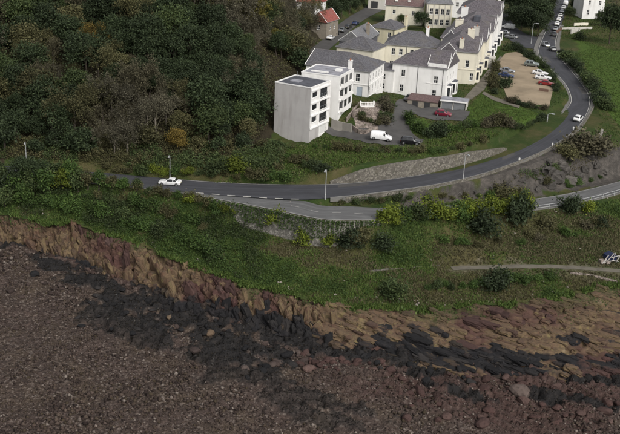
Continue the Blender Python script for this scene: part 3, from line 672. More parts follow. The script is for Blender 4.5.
drape('terrace_path', [(458, 105), (476, 85), (492, 66), (500, 56), (504, 58), (497, 68), (484, 90), (470, 101)], 'path', .08)
wv_ = (fbm(PATH[:, 0] * .5, PATH[:, 1] * .5, 3) - .5)[:, None] * _pn * .8; coast_path = ob('coast_path', up(strip_mesh(PL + wv_, PR + wv_ * .4, -.03, 4)), M['path']); tag(coast_path, kind='structure')

# ------------------------------------------------------------------ walls along the roads
def wall_run(name, base, heights, thick, m, label, cat, below=.5, coping=None):
    """a free-standing or retaining wall along base points (x, y, z), coping stones on top"""
    P = [Vector(p) for p in base]; n = len(P); V = []; F_ = []
    rows = 5
    for i, p in enumerate(P):
        d = (P[min(i + 1, n - 1)] - P[max(i - 1, 0)]); d.z = 0; d.normalize(); nr = Vector((-d.y, d.x, 0))
        for side in (0, 1):
            for r in range(rows):
                z = -below + (heights[i] + below) * r / (rows - 1)
                j = (random.random() - .5) * .06
                V.append(tuple(p + nr * ((thick if side else 0) + j) + Vector((0, 0, z + (random.random() - .5) * (.12 if r == rows - 1 else 0)))))
    k = 2 * rows
    for i in range(n - 1):
        for r in range(rows - 1):
            F_.append([i * k + r, (i + 1) * k + r, (i + 1) * k + r + 1, i * k + r + 1])
            F_.append([i * k + rows + r, i * k + rows + r + 1, (i + 1) * k + rows + r + 1, (i + 1) * k + rows + r])
        F_.append([i * k + rows - 1, (i + 1) * k + rows - 1, (i + 1) * k + k - 1, i * k + k - 1])
    F_.append(list(range(rows)) + list(range(k - 1, rows - 1, -1))); e = (n - 1) * k
    F_.append([e + q for q in list(range(rows, k)) + list(range(rows - 1, -1, -1))])
    me = bpy.data.meshes.new(name); me.from_pydata(V, [], F_); me.update()
    bm = bmesh.new(); bm.from_mesh(me); bmesh.ops.recalc_face_normals(bm, faces=bm.faces); bm.to_mesh(me); bm.free()
    root = empty(name, tuple(P[n // 2])); tag(root, label, cat)
    body = ob('masonry', me, M[m]); body.parent = root; body.matrix_parent_inverse = Matrix.Translation(-P[n // 2])
    if coping:
        cw, ch, cm, step = coping; proto = None
        for i in range(0, n - 1):
            a, b = P[i], P[i + 1]; L_ = (b - a).length; q = max(1, int(round(L_ / step)))
            for j in range(q):
                f = (j + .5) / q; c = a.lerp(b, f); hh = heights[i] * (1 - f) + heights[i + 1] * f; d = (b - a); ang = math.atan2(d.y, d.x)
                if proto is None:
                    mb = MB(); mb.box(-.46 * step, -.06, 0, .46 * step, cw, ch); proto = mb.mesh('coping_stone'); proto.materials.append(M[cm])
                o = bpy.data.objects.new('coping_stone', proto); C.objects.link(o); o.parent = root; o.matrix_parent_inverse = Matrix.Translation(-P[n // 2])
                nr = Vector((-math.sin(ang), math.cos(ang), 0))
                o.location = c + Vector((0, 0, hh - .02 + random.uniform(-.02, .03))); o.rotation_euler = (0, -math.atan2(d.z, math.hypot(d.x, d.y)), ang + random.uniform(-.03, .03)); o.scale = (L_ / q / step, 1, 1)
    return root
def dense(pts, step):
    out = [pts[0]]
    for a, b in zip(pts, pts[1:]):
        a = np.array(a, float); b = np.array(b, float); k = max(1, int(np.linalg.norm((b - a)[:2]) / step))
        for i in range(1, k + 1): out.append(tuple(a + (b - a) * i / k))
    return out
# inner retaining wall above the bend
seg = range(pxstation(UL, 332), pxstation(UL, 512), 2)
ub = (UL - UR) / np.linalg.norm(UR - UL, axis=1)[:, None]
base = [tuple(UL[s] + ub[s] * .03) for s in seg]; q = len(base)
hts = [float(np.interp(i / (q - 1), [0, .12, .25, .5, .75, .9, 1], [.5, 2.2, 3.1, 3.1, 2.4, 1.5, .6])) for i in range(q)]
wall_run('stone_wall', base, hts, .75, 'stonewall', 'long grey stone retaining wall on the inside of the main road bend', 'wall')
# low parapet along the outer edge of the bend
ub2 = (UR - UL) / np.linalg.norm(UR - UL, axis=1)[:, None]
seg = range(pxstation(UR, 345), 150, 2)
wall_run('parapet_wall', [tuple(UR[s] + ub2[s] * 1.12) for s in seg], [.24] * len(list(seg)), .3, 'stonewall', 'low stone parapet along the outer pavement of the main road bend', 'wall', below=.9)
# wall holding up the lower road
ub3 = (LR - LL) / np.linalg.norm(LR - LL, axis=1)[:, None]
seg = list(range(16, 56, 1)); base = [tuple(LR[s] + ub3[s] * .95 + np.array([0, 0, 0])) for s in seg]
bs = []; hs_ = []
for i, p in enumerate(base):
    zg = float(h_base(np.array([p[0]]), np.array([p[1] - .6]))[0]) - .3; bs.append((p[0], p[1], zg)); hs_.append(max(.4, p[2] + .25 - zg))
wall_run('retaining_wall', bs, hs_, -.5, 'retaining', 'tall pale grey retaining wall below the junction with the lower road', 'wall', below=.6)
for i in range(7):                                                    # buttress ribs
    k = 8 + i * 4
    mb = MB(); p = bs[k]; d = Vector(bs[k + 1]) - Vector(bs[k]); a = math.atan2(d.y, d.x)
    mb.prism([(-.2, -.5), (.2, -.5), (.2, hs_[k] * .7), (-.2, hs_[k] * .7)], -.38, .1)
    o = mb.build('buttress', M['concrete'], bpy.data.objects['retaining_wall']); 
    o.matrix_parent_inverse = Matrix.Translation(-Vector(bs[len(bs) // 2])); o.location = p; o.rotation_euler = (0, 0, a)

# ------------------------------------------------------------------ houses
def panel(mb, O, U, Nn, w_, h_, holes, depth=.16):
    """wall sheet with real openings and their reveals. O lower left corner seen from outside, U along the wall, Nn outwards"""
    us = sorted({0., w_, *[x for h in holes for x in (h[0], h[2])]}); vs = sorted({0., h_, *[x for h in holes for x in (h[1], h[3])]})
    O = Vector(O); U = Vector(U); Nn = Vector(Nn); Z = Vector((0, 0, 1))
    P = lambda u, v, d=0.: O + U * u + Z * v - Nn * d
    for i in range(len(us) - 1):
        for j in range(len(vs) - 1):
            cu, cv = (us[i] + us[i + 1]) / 2, (vs[j] + vs[j + 1]) / 2
            if any(h[0] < cu < h[2] and h[1] < cv < h[3] for h in holes): continue
            mb.poly([P(us[i], vs[j]), P(us[i + 1], vs[j]), P(us[i + 1], vs[j + 1]), P(us[i], vs[j + 1])])
    for a, b, c, d in [(h[0], h[1], h[2], h[3]) for h in holes]:
        for p, q in (((a, b), (c, b)), ((c, b), (c, d)), ((c, d), (a, d)), ((a, d), (a, b))):
            mb.poly([P(*p), P(*q), P(*q, depth), P(*p, depth)])
def bar(mb, O, U, Nn, u0, v0, u1, v1, d0, d1):
    """box on a wall, d measured outwards"""
    O = Vector(O); U = Vector(U); Nn = Vector(Nn); Z = Vector((0, 0, 1)); n = len(mb.v)
    for d in (d0, d1):
        for (u, v) in ((u0, v0), (u1, v0), (u1, v1), (u0, v1)): mb.v.append(tuple(O + U * u + Z * v + Nn * d))
    for q in ((0, 3, 2, 1), (4, 5, 6, 7), (0, 1, 5, 4), (1, 2, 6, 5), (2, 3, 7, 6), (3, 0, 4, 7)): mb.f.append([n + k for k in q])
def add_window(root, O, U, Nn, u, v, w_, h_, style, trim='trim'):
    u0, u1, v0, v1 = u - w_ / 2, u + w_ / 2, v, v + h_
    if style in ('door', 'garage'):
        mb = MB(); bar(mb, O, U, Nn, u0, v0, u1, v1, -.15, -.10)
        if style == 'garage':
            for k in range(1, 5): bar(mb, O, U, Nn, u0 + .06, v0 + h_ * k / 5 - .02, u1 - .06, v0 + h_ * k / 5 + .02, -.10, -.08)
        else:
            for k in (0, 1): bar(mb, O, U, Nn, u0 + .12, v0 + .15 + k * h_ * .5, u1 - .12, v0 + h_ * .45 + k * h_ * .5, -.10, -.085)
        d = mb.build('door', M['garage_white' if style == 'garage' else ('dark_door' if trim == 'dark' else 'door_blue')], root)
        hb = MB(); bar(hb, O, U, Nn, u1 - .25, v0 + h_ * .45, u1 - .18, v0 + h_ * .52, -.085, -.03); hb.build('handle', M['metal_grey'], d); return
    mb = MB(); f = .07
    bar(mb, O, U, Nn, u0, v0, u1, v0 + f, -.13, -.06); bar(mb, O, U, Nn, u0, v1 - f, u1, v1, -.13, -.06)
    bar(mb, O, U, Nn, u0, v0 + f, u0 + f, v1 - f, -.13, -.06); bar(mb, O, U, Nn, u1 - f, v0 + f, u1, v1 - f, -.13, -.06)
    if style == 'sash':
        bar(mb, O, U, Nn, u0 + f, v0 + h_ * .5 - .035, u1 - f, v0 + h_ * .5 + .035, -.125, -.07); bar(mb, O, U, Nn, u - .02, v0 + f, u + .02, v1 - f, -.125, -.08)
    elif style == 'wide':
        for k in (1, 2): bar(mb, O, U, Nn, u0 + w_ * k / 3 - .03, v0 + f, u0 + w_ * k / 3 + .03, v1 - f, -.125, -.07)
    elif style == 'grid':
        for k in (1, 2): bar(mb, O, U, Nn, u0 + w_ * k / 3 - .05, v0 + f, u0 + w_ * k / 3 + .05, v1 - f, -.125, -.05)
        bar(mb, O, U, Nn, u0 + f, v0 + h_ * .5 - .05, u1 - f, v0 + h_ * .5 + .05, -.12, -.055)
    win = mb.build('window', M['trim'], root)
    pb = MB(); pb.poly([Vector(O) + Vector(U) * a + Vector((0, 0, b)) - Vector(Nn) * .115 for a, b in ((u0, v0), (u1, v0), (u1, v1), (u0, v1))]); pb.build('pane', M['glass'], win)
    sb = MB(); bar(sb, O, U, Nn, u0 - .1, v0 - .1, u1 + .1, v0 - .002, -.05, .09); sb.build('sill', M['trim'] if trim != 'dark' else M['concrete'], win)
def roof_uv(me):
    uv = me.uv_layers.new(name='UVMap')
    for p in me.polygons:
        n = p.normal; hdir = Vector((-n.y, n.x, 0)); hdir = hdir.normalized() if hdir.length > .05 else Vector((1, 0, 0)); vdir = n.cross(hdir)
        for li in p.loop_indices:
            co = me.vertices[me.loops[li].vertex_index].co; uv.data[li].uv = (co.dot(hdir), co.dot(vdir))
def pitched(root, x0, y0, x1, y1, z, rise, kind, m, over=.3, name='roof', ridge=True):
    """kind 'hip', 'gx' ridge along x with gables, 'gy', 'hipR'/'hipL' hip on one end only"""
    th = .14; X0, X1, Y0, Y1 = x0 - over, x1 + over, y0 - over, y1 + over; W_, D_ = X1 - X0, Y1 - Y0; zb = z + .003
    if kind == 'gy' or (kind == 'hip' and D_ > W_):
        half = W_ / 2; ins = half if kind == 'hip' else 0; cx = (X0 + X1) / 2; r0, r1 = (cx, Y0 + ins), (cx, Y1 - ins)
    else:
        half = D_ / 2; cy = (Y0 + Y1) / 2; a = half if kind in ('hip', 'hipL') else 0; b = half if kind in ('hip', 'hipR') else 0; r0, r1 = (X0 + a, cy), (X1 - b, cy)
    zr = zb + th + rise
    A, B, C_, D = (X0, Y0, zb + th), (X1, Y0, zb + th), (X1, Y1, zb + th), (X0, Y1, zb + th); R0, R1 = (*r0, zr), (*r1, zr); mb = MB()
    if kind == 'gy' or (kind == 'hip' and D_ > W_): fs = [[A, B, R0], [B, C_, R1, R0], [C_, D, R1], [D, A, R0, R1]]
    else: fs = [[A, B, R1, R0], [B, C_, R1], [C_, D, R0, R1], [D, A, R0]]
    lo = lambda p: (p[0], p[1], zb)
    for f in fs: mb.poly(f)
    for p, q in ((A, B), (B, C_), (C_, D), (D, A)): mb.poly([lo(p), lo(q), q, p])
    mb.poly([lo(A), lo(D), lo(C_), lo(B)])
    me = mb.mesh(name); bm = bmesh.new(); bm.from_mesh(me); bmesh.ops.remove_doubles(bm, verts=bm.verts, dist=.001); bmesh.ops.recalc_face_normals(bm, faces=bm.faces); bm.to_mesh(me); bm.free()
    roof_uv(me); rf = ob(name, me, M[m], root)
    if ridge:
        rb = MB(); rb.tube([R0, R1], .10, 6)
        if kind == 'hip' or kind in ('hipL', 'hipR'):
            if kind == 'hip' and D_ > W_: pr = [(R0, A), (R0, B), (R1, C_), (R1, D)]
            else: pr = ([(R0, A), (R0, D)] if kind in ('hip', 'hipL') else []) + ([(R1, B), (R1, C_)] if kind in ('hip', 'hipR') else [])
            for p, q in pr: rb.tube([p, q], .07, 5)
        rb.build('ridge_tiles', M['ridge'], rf)
    gt = MB(); sides = [(A, B), (C_, D)] + [(B, C_)] * (kind in ('hip', 'hipR')) + [(D, A)] * (kind in ('hip', 'hipL')) if kind != 'gy' else [(B, C_), (D, A)]
    for p, q in sides: gt.tube([(p[0], p[1], p[2] - .1), (q[0], q[1], q[2] - .1)], .075, 5)
    gt.build('gutter', M['gutter'], rf)
    # barge boards where there is a gable, gutters where there is none
    gb = MB()
    if kind in ('gx', 'hipR', 'hipL', 'gy'):
        ends = []
        if kind == 'gy': ends = [(A, B, R0), (D, C_, R1)]
        else:
            if kind in ('gx', 'hipR'): ends.append((A, D, R0))
            if kind in ('gx', 'hipL'): ends.append((B, C_, R1))
        for p, q, r in ends:
            for s in (p, q): gb.tube([(s[0], s[1], s[2] + .03), (r[0], r[1], r[2] + .03)], .075, 4)
        gb.build('barge_board', M['trim'], rf)
    return rf
def flat_roof(root, x0, y0, x1, y1, z, m, edge='trim', par=.22):
    mb = MB(); mb.box(x0 + .18, y0 + .18, z - .1, x1 - .18, y1 - .18, z + .04); rf = mb.build('roof', M[m], root)
    pb = MB(); pb.box(x0 - .06, y0 - .06, z + .002, x1 + .06, y0 + .18, z + par); pb.box(x0 - .06, y1 - .18, z + .002, x1 + .06, y1 + .06, z + par)
    pb.box(x0 - .06, y0 + .181, z + .002, x0 + .18, y1 - .181, z + par); pb.box(x1 - .18, y0 + .181, z + .002, x1 + .06, y1 - .181, z + par); pb.build('parapet', M[edge], rf); return rf
def chimney(root, x, y, z0, z1, w_=.7, d_=1.5, m='wall_cream', pots=3):
    mb = MB(); mb.box(x - w_ / 2, y - d_ / 2, z0, x + w_ / 2, y + d_ / 2, z1); mb.box(x - w_ / 2 - .07, y - d_ / 2 - .07, z1 + .002, x + w_ / 2 + .07, y + d_ / 2 + .07, z1 + .16)
    c = mb.build('chimney', M[m], root)
    for k in range(pots):
        pb = MB(); yy_ = y + ((k + .5) / pots - .5) * d_; pb.tube([(x, yy_, z1 + .16), (x, yy_, z1 + .6)], [.13, .1], 8); pb.build('chimney_pot', M['clay'], c)
def house(name, label, fl, ang, W_, D_, z0, eave, roof, rise, mats, rmat, wins=(), over=.3, gable_mat=None, sub=2.5, cat='house'):
    """fl: front left corner on the map; local x along the front, y to the back. mats: front, right, back, left.
    wins: (wall f/r/b/l, centre along the wall seen from outside, sill height, width, height, style)"""
    root = empty(name, (fl[0], fl[1], z0), math.radians(ang)); tag(root, label, cat)
    walls = {'f': ((0, 0, -sub), (1, 0, 0), (0, -1, 0), W_), 'r': ((W_, 0, -sub), (0, 1, 0), (1, 0, 0), D_), 'b': ((W_, D_, -sub), (-1, 0, 0), (0, 1, 0), W_), 'l': ((0, D_, -sub), (0, -1, 0), (-1, 0, 0), D_)}
    nm = {'f': 'front_wall', 'r': 'right_wall', 'b': 'rear_wall', 'l': 'left_wall'}
    for i, k in enumerate('frbl'):
        O, U, Nn, w_ = walls[k]; holes = [(a[1] - a[3] / 2, a[2] + sub, a[1] + a[3] / 2, a[2] + a[4] + sub) for a in wins if a[0] == k]
        mb = MB(); panel(mb, O, U, Nn, w_, eave + sub, holes)
        gab = (roof == 'gy' and k in 'fb') or (roof == 'gx' and k in 'rl') or (roof == 'hipR' and k == 'l') or (roof == 'hipL' and k == 'r')
        if gab:
            o = Vector(O) + Vector((0, 0, eave + sub)); U_ = Vector(U); rr = rise * (w_ / (w_ + 2 * over)) ; mb.poly([o, o + U_ * w_, o + U_ * (w_ / 2) + Vector((0, 0, rr + .12))])
        wl = mb.build(nm[k], M[mats[i]], root)
        for a in wins:
            if a[0] == k: add_window(root, (O[0], O[1], 0), U, Nn, a[1], a[2], a[3], a[4], a[5], a[6] if len(a) > 6 else 'trim')
    if roof == 'flat': flat_roof(root, 0, 0, W_, D_, eave, rmat)
    elif roof: pitched(root, 0, 0, W_, D_, eave, rise, roof, rmat, over)
    return root
def pipe(root, x, y, z0, z1): MB().tube([(x, y, z0), (x, y, z1)], .06, 6).build('downpipe', M['pipe'], root)
def band(root, O, U, Nn, u0, u1, v, h_, m='trim', d=.12):
    mb = MB(); bar(mb, O, U, Nn, u0, v, u1, v + h_, .002, d); return mb.build('string_course', M[m], root)
def fl_from_fr(fr, ang, W_): return (fr[0] - W_ * math.cos(math.radians(ang)), fr[1] - W_ * math.sin(math.radians(ang)))
def cross_gable(root, x0, x1, y, depth, z, rise, m, rmat, wins=()):
    """gabled bay: wall triangle in the plane y facing -y, small roof running back"""
    mb = MB(); mb.poly([(x0, y, z), (x1, y, z), ((x0 + x1) / 2, y, z + rise)]); mb.poly([(x0, y, z - 1.2), (x1, y, z - 1.2), (x1, y, z), (x0, y, z)]); mb.poly([(x0, y, z - 1.2), (x0, y, z), (x0, y + depth, z), (x0, y + depth, z - 1.2)]); mb.poly([(x1, y, z - 1.2), (x1, y, z), (x1, y + depth, z), (x1, y + depth, z - 1.2)])
    mb.build('gable', M[m], root); pitched(root, x0, y, x1, y + depth, z - .15, rise, 'gy', rmat, .15, 'gable_roof')
def side_gable(root, x, y0, y1, depth, z, rise, m, rmat):
    """gabled bay facing +x"""
    mb = MB(); mb.poly([(x, y0, z), (x, y1, z), (x, (y0 + y1) / 2, z + rise)]); mb.poly([(x, y0, z - 1.5), (x, y1, z - 1.5), (x, y1, z), (x, y0, z)]); mb.build('gable', M[m], root)
    pitched(root, x - depth, y0, x, y1, z - .15, rise, 'gx', rmat, .15, 'gable_roof')
    MB().tube([(x + .1, (y0 + y1) / 2, z + rise - .2), (x + .1, (y0 + y1) / 2, z + rise + .9)], [.09, .05], 6).build('finial', M['trim'], root)
def bay(root, x, y, z0, h_, w_, m='wall_white', d=1.0):
    """canted bay window on the +x wall"""
    prof = [(x, y - w_ / 2), (x + d, y - w_ / 2 + .5), (x + d, y + w_ / 2 - .5), (x, y + w_ / 2)]; mb = MB()
    for (p, q) in zip(prof, prof[1:]):
        U = Vector((q[0] - p[0], q[1] - p[1], 0)); L_ = U.length; U.normalize(); Nn = Vector((U.y, -U.x, 0))
        panel(mb, (p[0], p[1], z0 - 2), U, Nn, L_, h_ + 2, [(L_ * .18, 2.8, L_ * .82, 2 + h_ - .5)])
    b = mb.build('bay', M[m], root); rb = MB(); n = len(prof)
    rb.poly([(p[0] + (.12 if p[0] > x else 0), p[1], z0 + h_) for p in prof]); rb.poly([(p[0] + (.12 if p[0] > x else 0), p[1], z0 + h_ + .12) for p in prof])
    for p, q in zip(prof, prof[1:]): rb.poly([(p[0], p[1], z0 + h_), (q[0], q[1], z0 + h_), (q[0], q[1], z0 + h_ + .12), (p[0], p[1], z0 + h_ + .12)])
    rb.build('bay_roof', M['felt'], b)
    gb = MB()
    for (p, q) in zip(prof, prof[1:]):
        U = Vector((q[0] - p[0], q[1] - p[1], 0)); L_ = U.length; U.normalize(); Nn = Vector((U.y, -U.x, 0))
        gb.poly([Vector((p[0], p[1], z0)) + U * a + Vector((0, 0, b_)) - Nn * .12 for a, b_ in ((L_ * .18, .8), (L_ * .82, .8), (L_ * .82, h_ - .5), (L_ * .18, h_ - .5))])
    gb.build('pane', M['glass'], b)

# A: flat-roofed block of flats, grey rendered end towards the sea
fr = (-1.0, 209.7); W_ = 8.9; fl = fl_from_fr(fr, -28, W_); wins = []
for k in range(3):
    z = 3.55 + 2.75 * k
    wins += [('r', 2.0, z + .5, 2.3, 1.25, 'plain'), ('r', 6.1, z - .1, 3.4, 2.1, 'plain')]
wins += [('r', 6.3, .6, 2.9, 2.2, 'garage'), ('f', 1.2, -1.2, .01, .01, 'plain')][:1]
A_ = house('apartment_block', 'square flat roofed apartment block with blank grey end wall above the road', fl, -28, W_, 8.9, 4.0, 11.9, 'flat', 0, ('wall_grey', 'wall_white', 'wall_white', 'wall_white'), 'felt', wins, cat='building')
Or, Ur, Nr = (W_, 0, 0), (0, 1, 0), (1, 0, 0)
for k in range(4): band(A_, Or, Ur, Nr, 0, 8.9, 2.75 + 2.78 * k, .28, d=.22)
for u in (0, 3.6, 8.6): mb = MB(); bar(mb, Or, Ur, Nr, u, 2.75, u + .3, 11.9, .003, .18); mb.build('pilaster', M['trim'], A_)
mb = MB(); bar(mb, Or, Ur, Nr, 0, -2.4, 4.4, 2.7, .002, .05); mb.build('basement_wall', M['wall_grey'], A_)
for k in range(3):
    mb = MB(); bar(mb, Or, Ur, Nr, 4.45, 3.36 + 2.75 * k, 7.75, 3.42 + 2.75 * k, .0, .12); bar(mb, Or, Ur, Nr, 4.45, 4.3 + 2.75 * k, 7.75, 4.34 + 2.75 * k, .04, .08)
    for j in range(5): bar(mb, Or, Ur, Nr, 4.5 + j * .8, 3.43 + 2.75 * k, 4.53 + j * .8, 4.3 + 2.75 * k, .04, .08)
    mb.build('balcony', M['metal_grey'], A_)
mb = MB(); mb.box(2, 3, 11.94, 4.2, 5, 12.15); mb.build('roof_hatch', M['felt_pale'], A_)
MB().tube([(1, 8, 11.9), (1, 8, 13.2)], .03, 5).build('aerial', M['metal_grey'], A_)
# B: stepped white block of flats behind
fr = (5.3, 219.8); W_ = 9.2; fl = fl_from_fr(fr, -20, W_); wins = []
for k in range(3):
    z = .9 + 2.8 * k; wins += [('r', 2.0, z, 2.7, 1.9, 'plain'), ('r', 5.0, z, 2.2, 1.9, 'plain'), ('r', 8.0, z + .1, 2.2, 1.7, 'plain')]
B_ = house('apartment_block', 'white flat roofed apartment block with balconies, stepped back behind the grey one', fl, -20, W_, 9.7, 7.6, 8.8, 'flat', 0, ('wall_white', 'wall_white', 'wall_white', 'wall_white'), 'felt_pale', wins, cat='building', sub=4)
Or = (W_, 0, 0)
for k in range(3): band(B_, Or, Ur, Nr, 0, 9.7, .35 + 2.8 * k, .3, d=.25)
for k in range(3):
    mb = MB(); bar(mb, Or, Ur, Nr, .9, .65 + 2.8 * k, 6.2, .8 + 2.8 * k, .004, .95); bar(mb, Or, Ur, Nr, .9, .8 + 2.8 * k, 6.2, 1.55 + 2.8 * k, .86, .95); bar(mb, Or, Ur, Nr, .9, .8 + 2.8 * k, 1.0, 1.55 + 2.8 * k, .005, .85); mb.build('balcony', M['trim'], B_)
mb = MB(); mb.box(1.5, 2, 8.84, 5.5, 2.8, 9.1); mb.box(6.2, 5, 8.84, 7.6, 6.4, 9.3); mb.build('roof_light', M['trim'], B_)
chimney(B_, 8.4, 9.4, 8.6, 10.7, .8, .8, 'wall_white', 2)
# C: white villa with tall windows
fr = (12.6, 235.2); W_ = 16.; fl = fl_from_fr(fr, -19, W_)
wins = [('f', 13.2, 3.9, 1.1, 1.9, 'sash'), ('f', 13.8, .1, 1.5, 2.6, 'door')] + [('r', 1.3 + 2.5 * i, .5, .95, 2.3, 'sash') for i in range(5)] + [('r', 1.3 + 2.5 * i, 3.8, .95, 1.8, 'sash') for i in range(5)]
C_ = house('villa', 'white villa with slate roof and a row of tall windows beside the flats', fl, -19, W_, 13.2, 8.0, 6.5, 'hipR', 2.7, ('wall_white',) * 4, 'slate', wins, sub=3)
band(C_, (W_, 0, 0), Ur, Nr, 0, 13.2, 3.2, .2); band(C_, (0, 0, 0), (1, 0, 0), (0, -1, 0), 9, W_, 3.2, .2); pipe(C_, W_ + .08, -.08, 0, 6.4); pipe(C_, 11, -.08, 0, 6.4)
# D: big plain white house end-on to the drive
fr = (32.2, 244.6); W_ = 14.; fl = fl_from_fr(fr, -21, W_)
wins = [('f', 2.9, 4.9, 1.05, 1.75, 'sash'), ('f', 2.7, 1.1, 1.05, 1.75, 'sash'), ('f', 11.4, 4.2, 1.05, 1.75, 'sash'), ('f', 11.2, .7, 1.05, 1.75, 'sash')] + [('r', 1.6 + 3 * i, 4.3, .9, 1.8, 'sash') for i in range(3)]
D_ = house('white_house', 'big plain white house with slate roof, end of the terrace above the drive', fl, -21, W_, 11.5, 6.0, 8.0, 'hipL', 3.3, ('wall_white',) * 4, 'slate_purple', wins)
for x in (6.7, 13.2): pipe(D_, x, -.08, -.5, 7.9)
mb = MB(); mb.box(9.2, -.05, 7.8, 13.98, .25, 9.1); mb.build('parapet', M['wall_white'], D_)
mb = MB(); bar(mb, (0, 0, 0), (1, 0, 0), (0, -1, 0), 9., 4.0, 13.9, 4.12, .003, .08); mb.build('string_course', M['trim'], D_)
bay(D_, W_, 3.0, 0, 3.6, 3.); bay(D_, W_, 8.0, 0, 3.6, 3.); side_gable(D_, W_ + .05, 5.4, 10.2, 5, 8.4, 2.2, 'wall_white', 'slate_purple'); side_gable(D_, W_ + .05, .3, 5.1, 5, 8.4, 2.2, 'wall_white', 'slate_purple')
# low link left of D
house('link_wing', 'low white wing with small slate roof between villa and big white house', (15.6, 250.5), -21, 4.2, 6, 6.4, 5.6, 'gx', 1.2, ('wall_white',) * 4, 'slate', [('f', 1.6, 3.2, .9, 1.5, 'sash'), ('f', 1.5, .8, .9, 1.5, 'sash')], over=.15)
# E: cream house in two wings
E_ = house('cream_house', 'cream house with hipped slate roof behind the big white house', (18.6, 274.3), -10, 14.5, 10, 6.2, 7.8, 'hip', 3.2, ('wall_cream',) * 4, 'slate', [('f', 2.3, 5.2, 1., 1.7, 'sash'), ('f', 4.4, 5.2, 1., 1.7, 'sash'), ('f', 7.4, 5.2, 1., 1.7, 'sash'), ('f', 2.0, 1.8, 1., 1.7, 'sash'), ('f', 10.4, 5.2, 1., 1.7, 'sash')])
pipe(E_, 6, -.08, 0, 7.7); chimney(E_, 11, 5, 9.5, 12.2, .8, 1.4, 'wall_white', 3)
house('cream_wing', 'cream side wing with pointed hipped slate roof beside the slate hung house', fl_from_fr((14.8, 265.6), -24, 10.5), -24, 10.5, 9.3, 6.2, 7.4, 'hip', 2.6, ('wall_cream',) * 4, 'slate', [('r', 2.5, 3.0, 1., 1.5, 'sash'), ('r', 6.0, 2.6, 1., 1.5, 'sash')])
# F: yellow house
F_ = house('yellow_house', 'small pale yellow house with low slate roof behind the cream wing', fl_from_fr((23.2, 303.), -28, 8.2), -28, 8.2, 9.5, 6.6, 6.6, 'hip', 1.9, ('wall_yellow',) * 4, 'slate', [('f', 2.6, 4.1, 1., 1.5, 'sash'), ('f', 6.4, 4.1, 1., 1.5, 'sash'), ('f', 2.5, .8, 1., 1.5, 'sash'), ('r', 3, 4, 1., 1.5, 'sash')]); pipe(F_, 7.8, -.08, 0, 6.5); chimney(F_, 8.2, 8, 6, 9.4, .7, 1.3, 'wall_yellow', 2)
# G: slate hung gable
G_ = house('slate_hung_house', 'dark slate hung gable house with white framed window facing the sea', (6.2, 286.2), -18, 6.8, 17, 6.6, 5.6, 'gy', 3., ('wall_slate',) * 4, 'slate_pale', [('f', 3.6, 5.1, 2.4, 1.1, 'grid'), ('f', 4.0, 3.2, 1.2, 1.1, 'grid')]); chimney(G_, 5.8, 9, 6, 9.6, .9, .9, 'wall_stone', 2)
# terrace running away from the sea
AX = -13; ca, sa = math.cos(math.radians(AX)), math.sin(math.radians(AX)); T0 = np.array([42.0, 262.]); ax = np.array([-sa, ca])
def terr(t, W_, D2, eave, m, rmat, label, out=0., wr=(), nb=2, hipk='hip', rise=3.6, front=()):
    frp = T0 + ax * t + np.array([ca, sa]) * out; fl_ = (frp[0] - W_ * ca, frp[1] - W_ * sa)
    ww = [('r', D2 * (i + .5) / 4, z, .95, 1.8, 'sash') for i in range(4) for z in (1.0, 4.6)] + list(front)
    r_ = house('terraced_house', label, fl_, AX, W_, D2 - .05, 6.5, eave, hipk, rise, (m,) * 4, rmat, ww); 
    for i in range(nb): bay(r_, W_, D2 * (i + .5) / nb, 0, 3.4, 3., m)
    for i in range(nb): side_gable(r_, W_ + .06, D2 * (i + .5) / nb - 1.9, D2 * (i + .5) / nb + 1.9, 4.5, eave + .3, 2.0, m, rmat)
    return r_
T1 = terr(0, 10.5, 17, 8.5, 'wall_cream', 'slate_purple', 'cream terraced house with purple slate roof, nearest of the terrace behind the white house', 0., front=[('f', 8.2, 4.6, .95, 1.9, 'sash'), ('f', 9.6, 1.2, .9, 1.9, 'sash')])
chimney(T1, 6.2, 1.2, 8, 11.6, 1.1, 1.1, 'wall_cream', 3); chimney(T1, 7.6, 12, 9.5, 12.6, 1.8, 1.0, 'wall_cream', 4); cross_gable(T1, 1.2, 4.8, -.05, 5, 8.7, 2.0, 'wall_white', 'slate_purple')
band(T1, (0, 0, 0), (1, 0, 0), (0, -1, 0), 0, 10.5, 3.9, .2, 'wall_cream')
T2 = terr(17.2, 12.5, 17, 8.7, 'wall_cream', 'slate_purple', 'second cream terraced house from the sea, with a white rear gable', .9)
chimney(T2, 4, 8.5, 10, 12.8, 2.2, .9, 'wall_cream', 4); cross_gable(T2, .8, 4.6, -.05, 5, 8.9, 2.1, 'wall_white', 'slate'); chimney(T2, 9.6, 1, 9, 12.4, 1.4, .8, 'wall_pale', 3)
T3 = terr(34.4, 12.5, 19, 8.7, 'wall_white', 'slate_purple', 'third terraced house from the sea, white with a flat topped dark dormer', 1.6)
cross_gable(T3, 1., 5., -.05, 5, 8.9, 2.3, 'wall_white', 'slate_purple'); mb = MB(); mb.box(6.4, 3, 9.5, 8.2, 6, 12.3); mb.build('dormer', M['felt'], T3); chimney(T3, 2.5, 15, 10, 13, 2., .9, 'wall_white', 4)
T4 = terr(53.6, 13, 22, 10.6, 'wall_white', 'slate_purple', 'tall white house at the far end of the terrace with plain end wall', 2., rise=4.4, hipk='hip')
chimney(T4, 11.5, 20, 11, 16.5, .9, 1.6, 'wall_white', 4)
mb = MB(); mb.box(12.6, 6, -.5, 15.2, 9.2, 3.0); mb.box(12.5, 5.9, 3.002, 15.3, 9.3, 3.15); mb.build('porch', M['wall_pale'], T2)
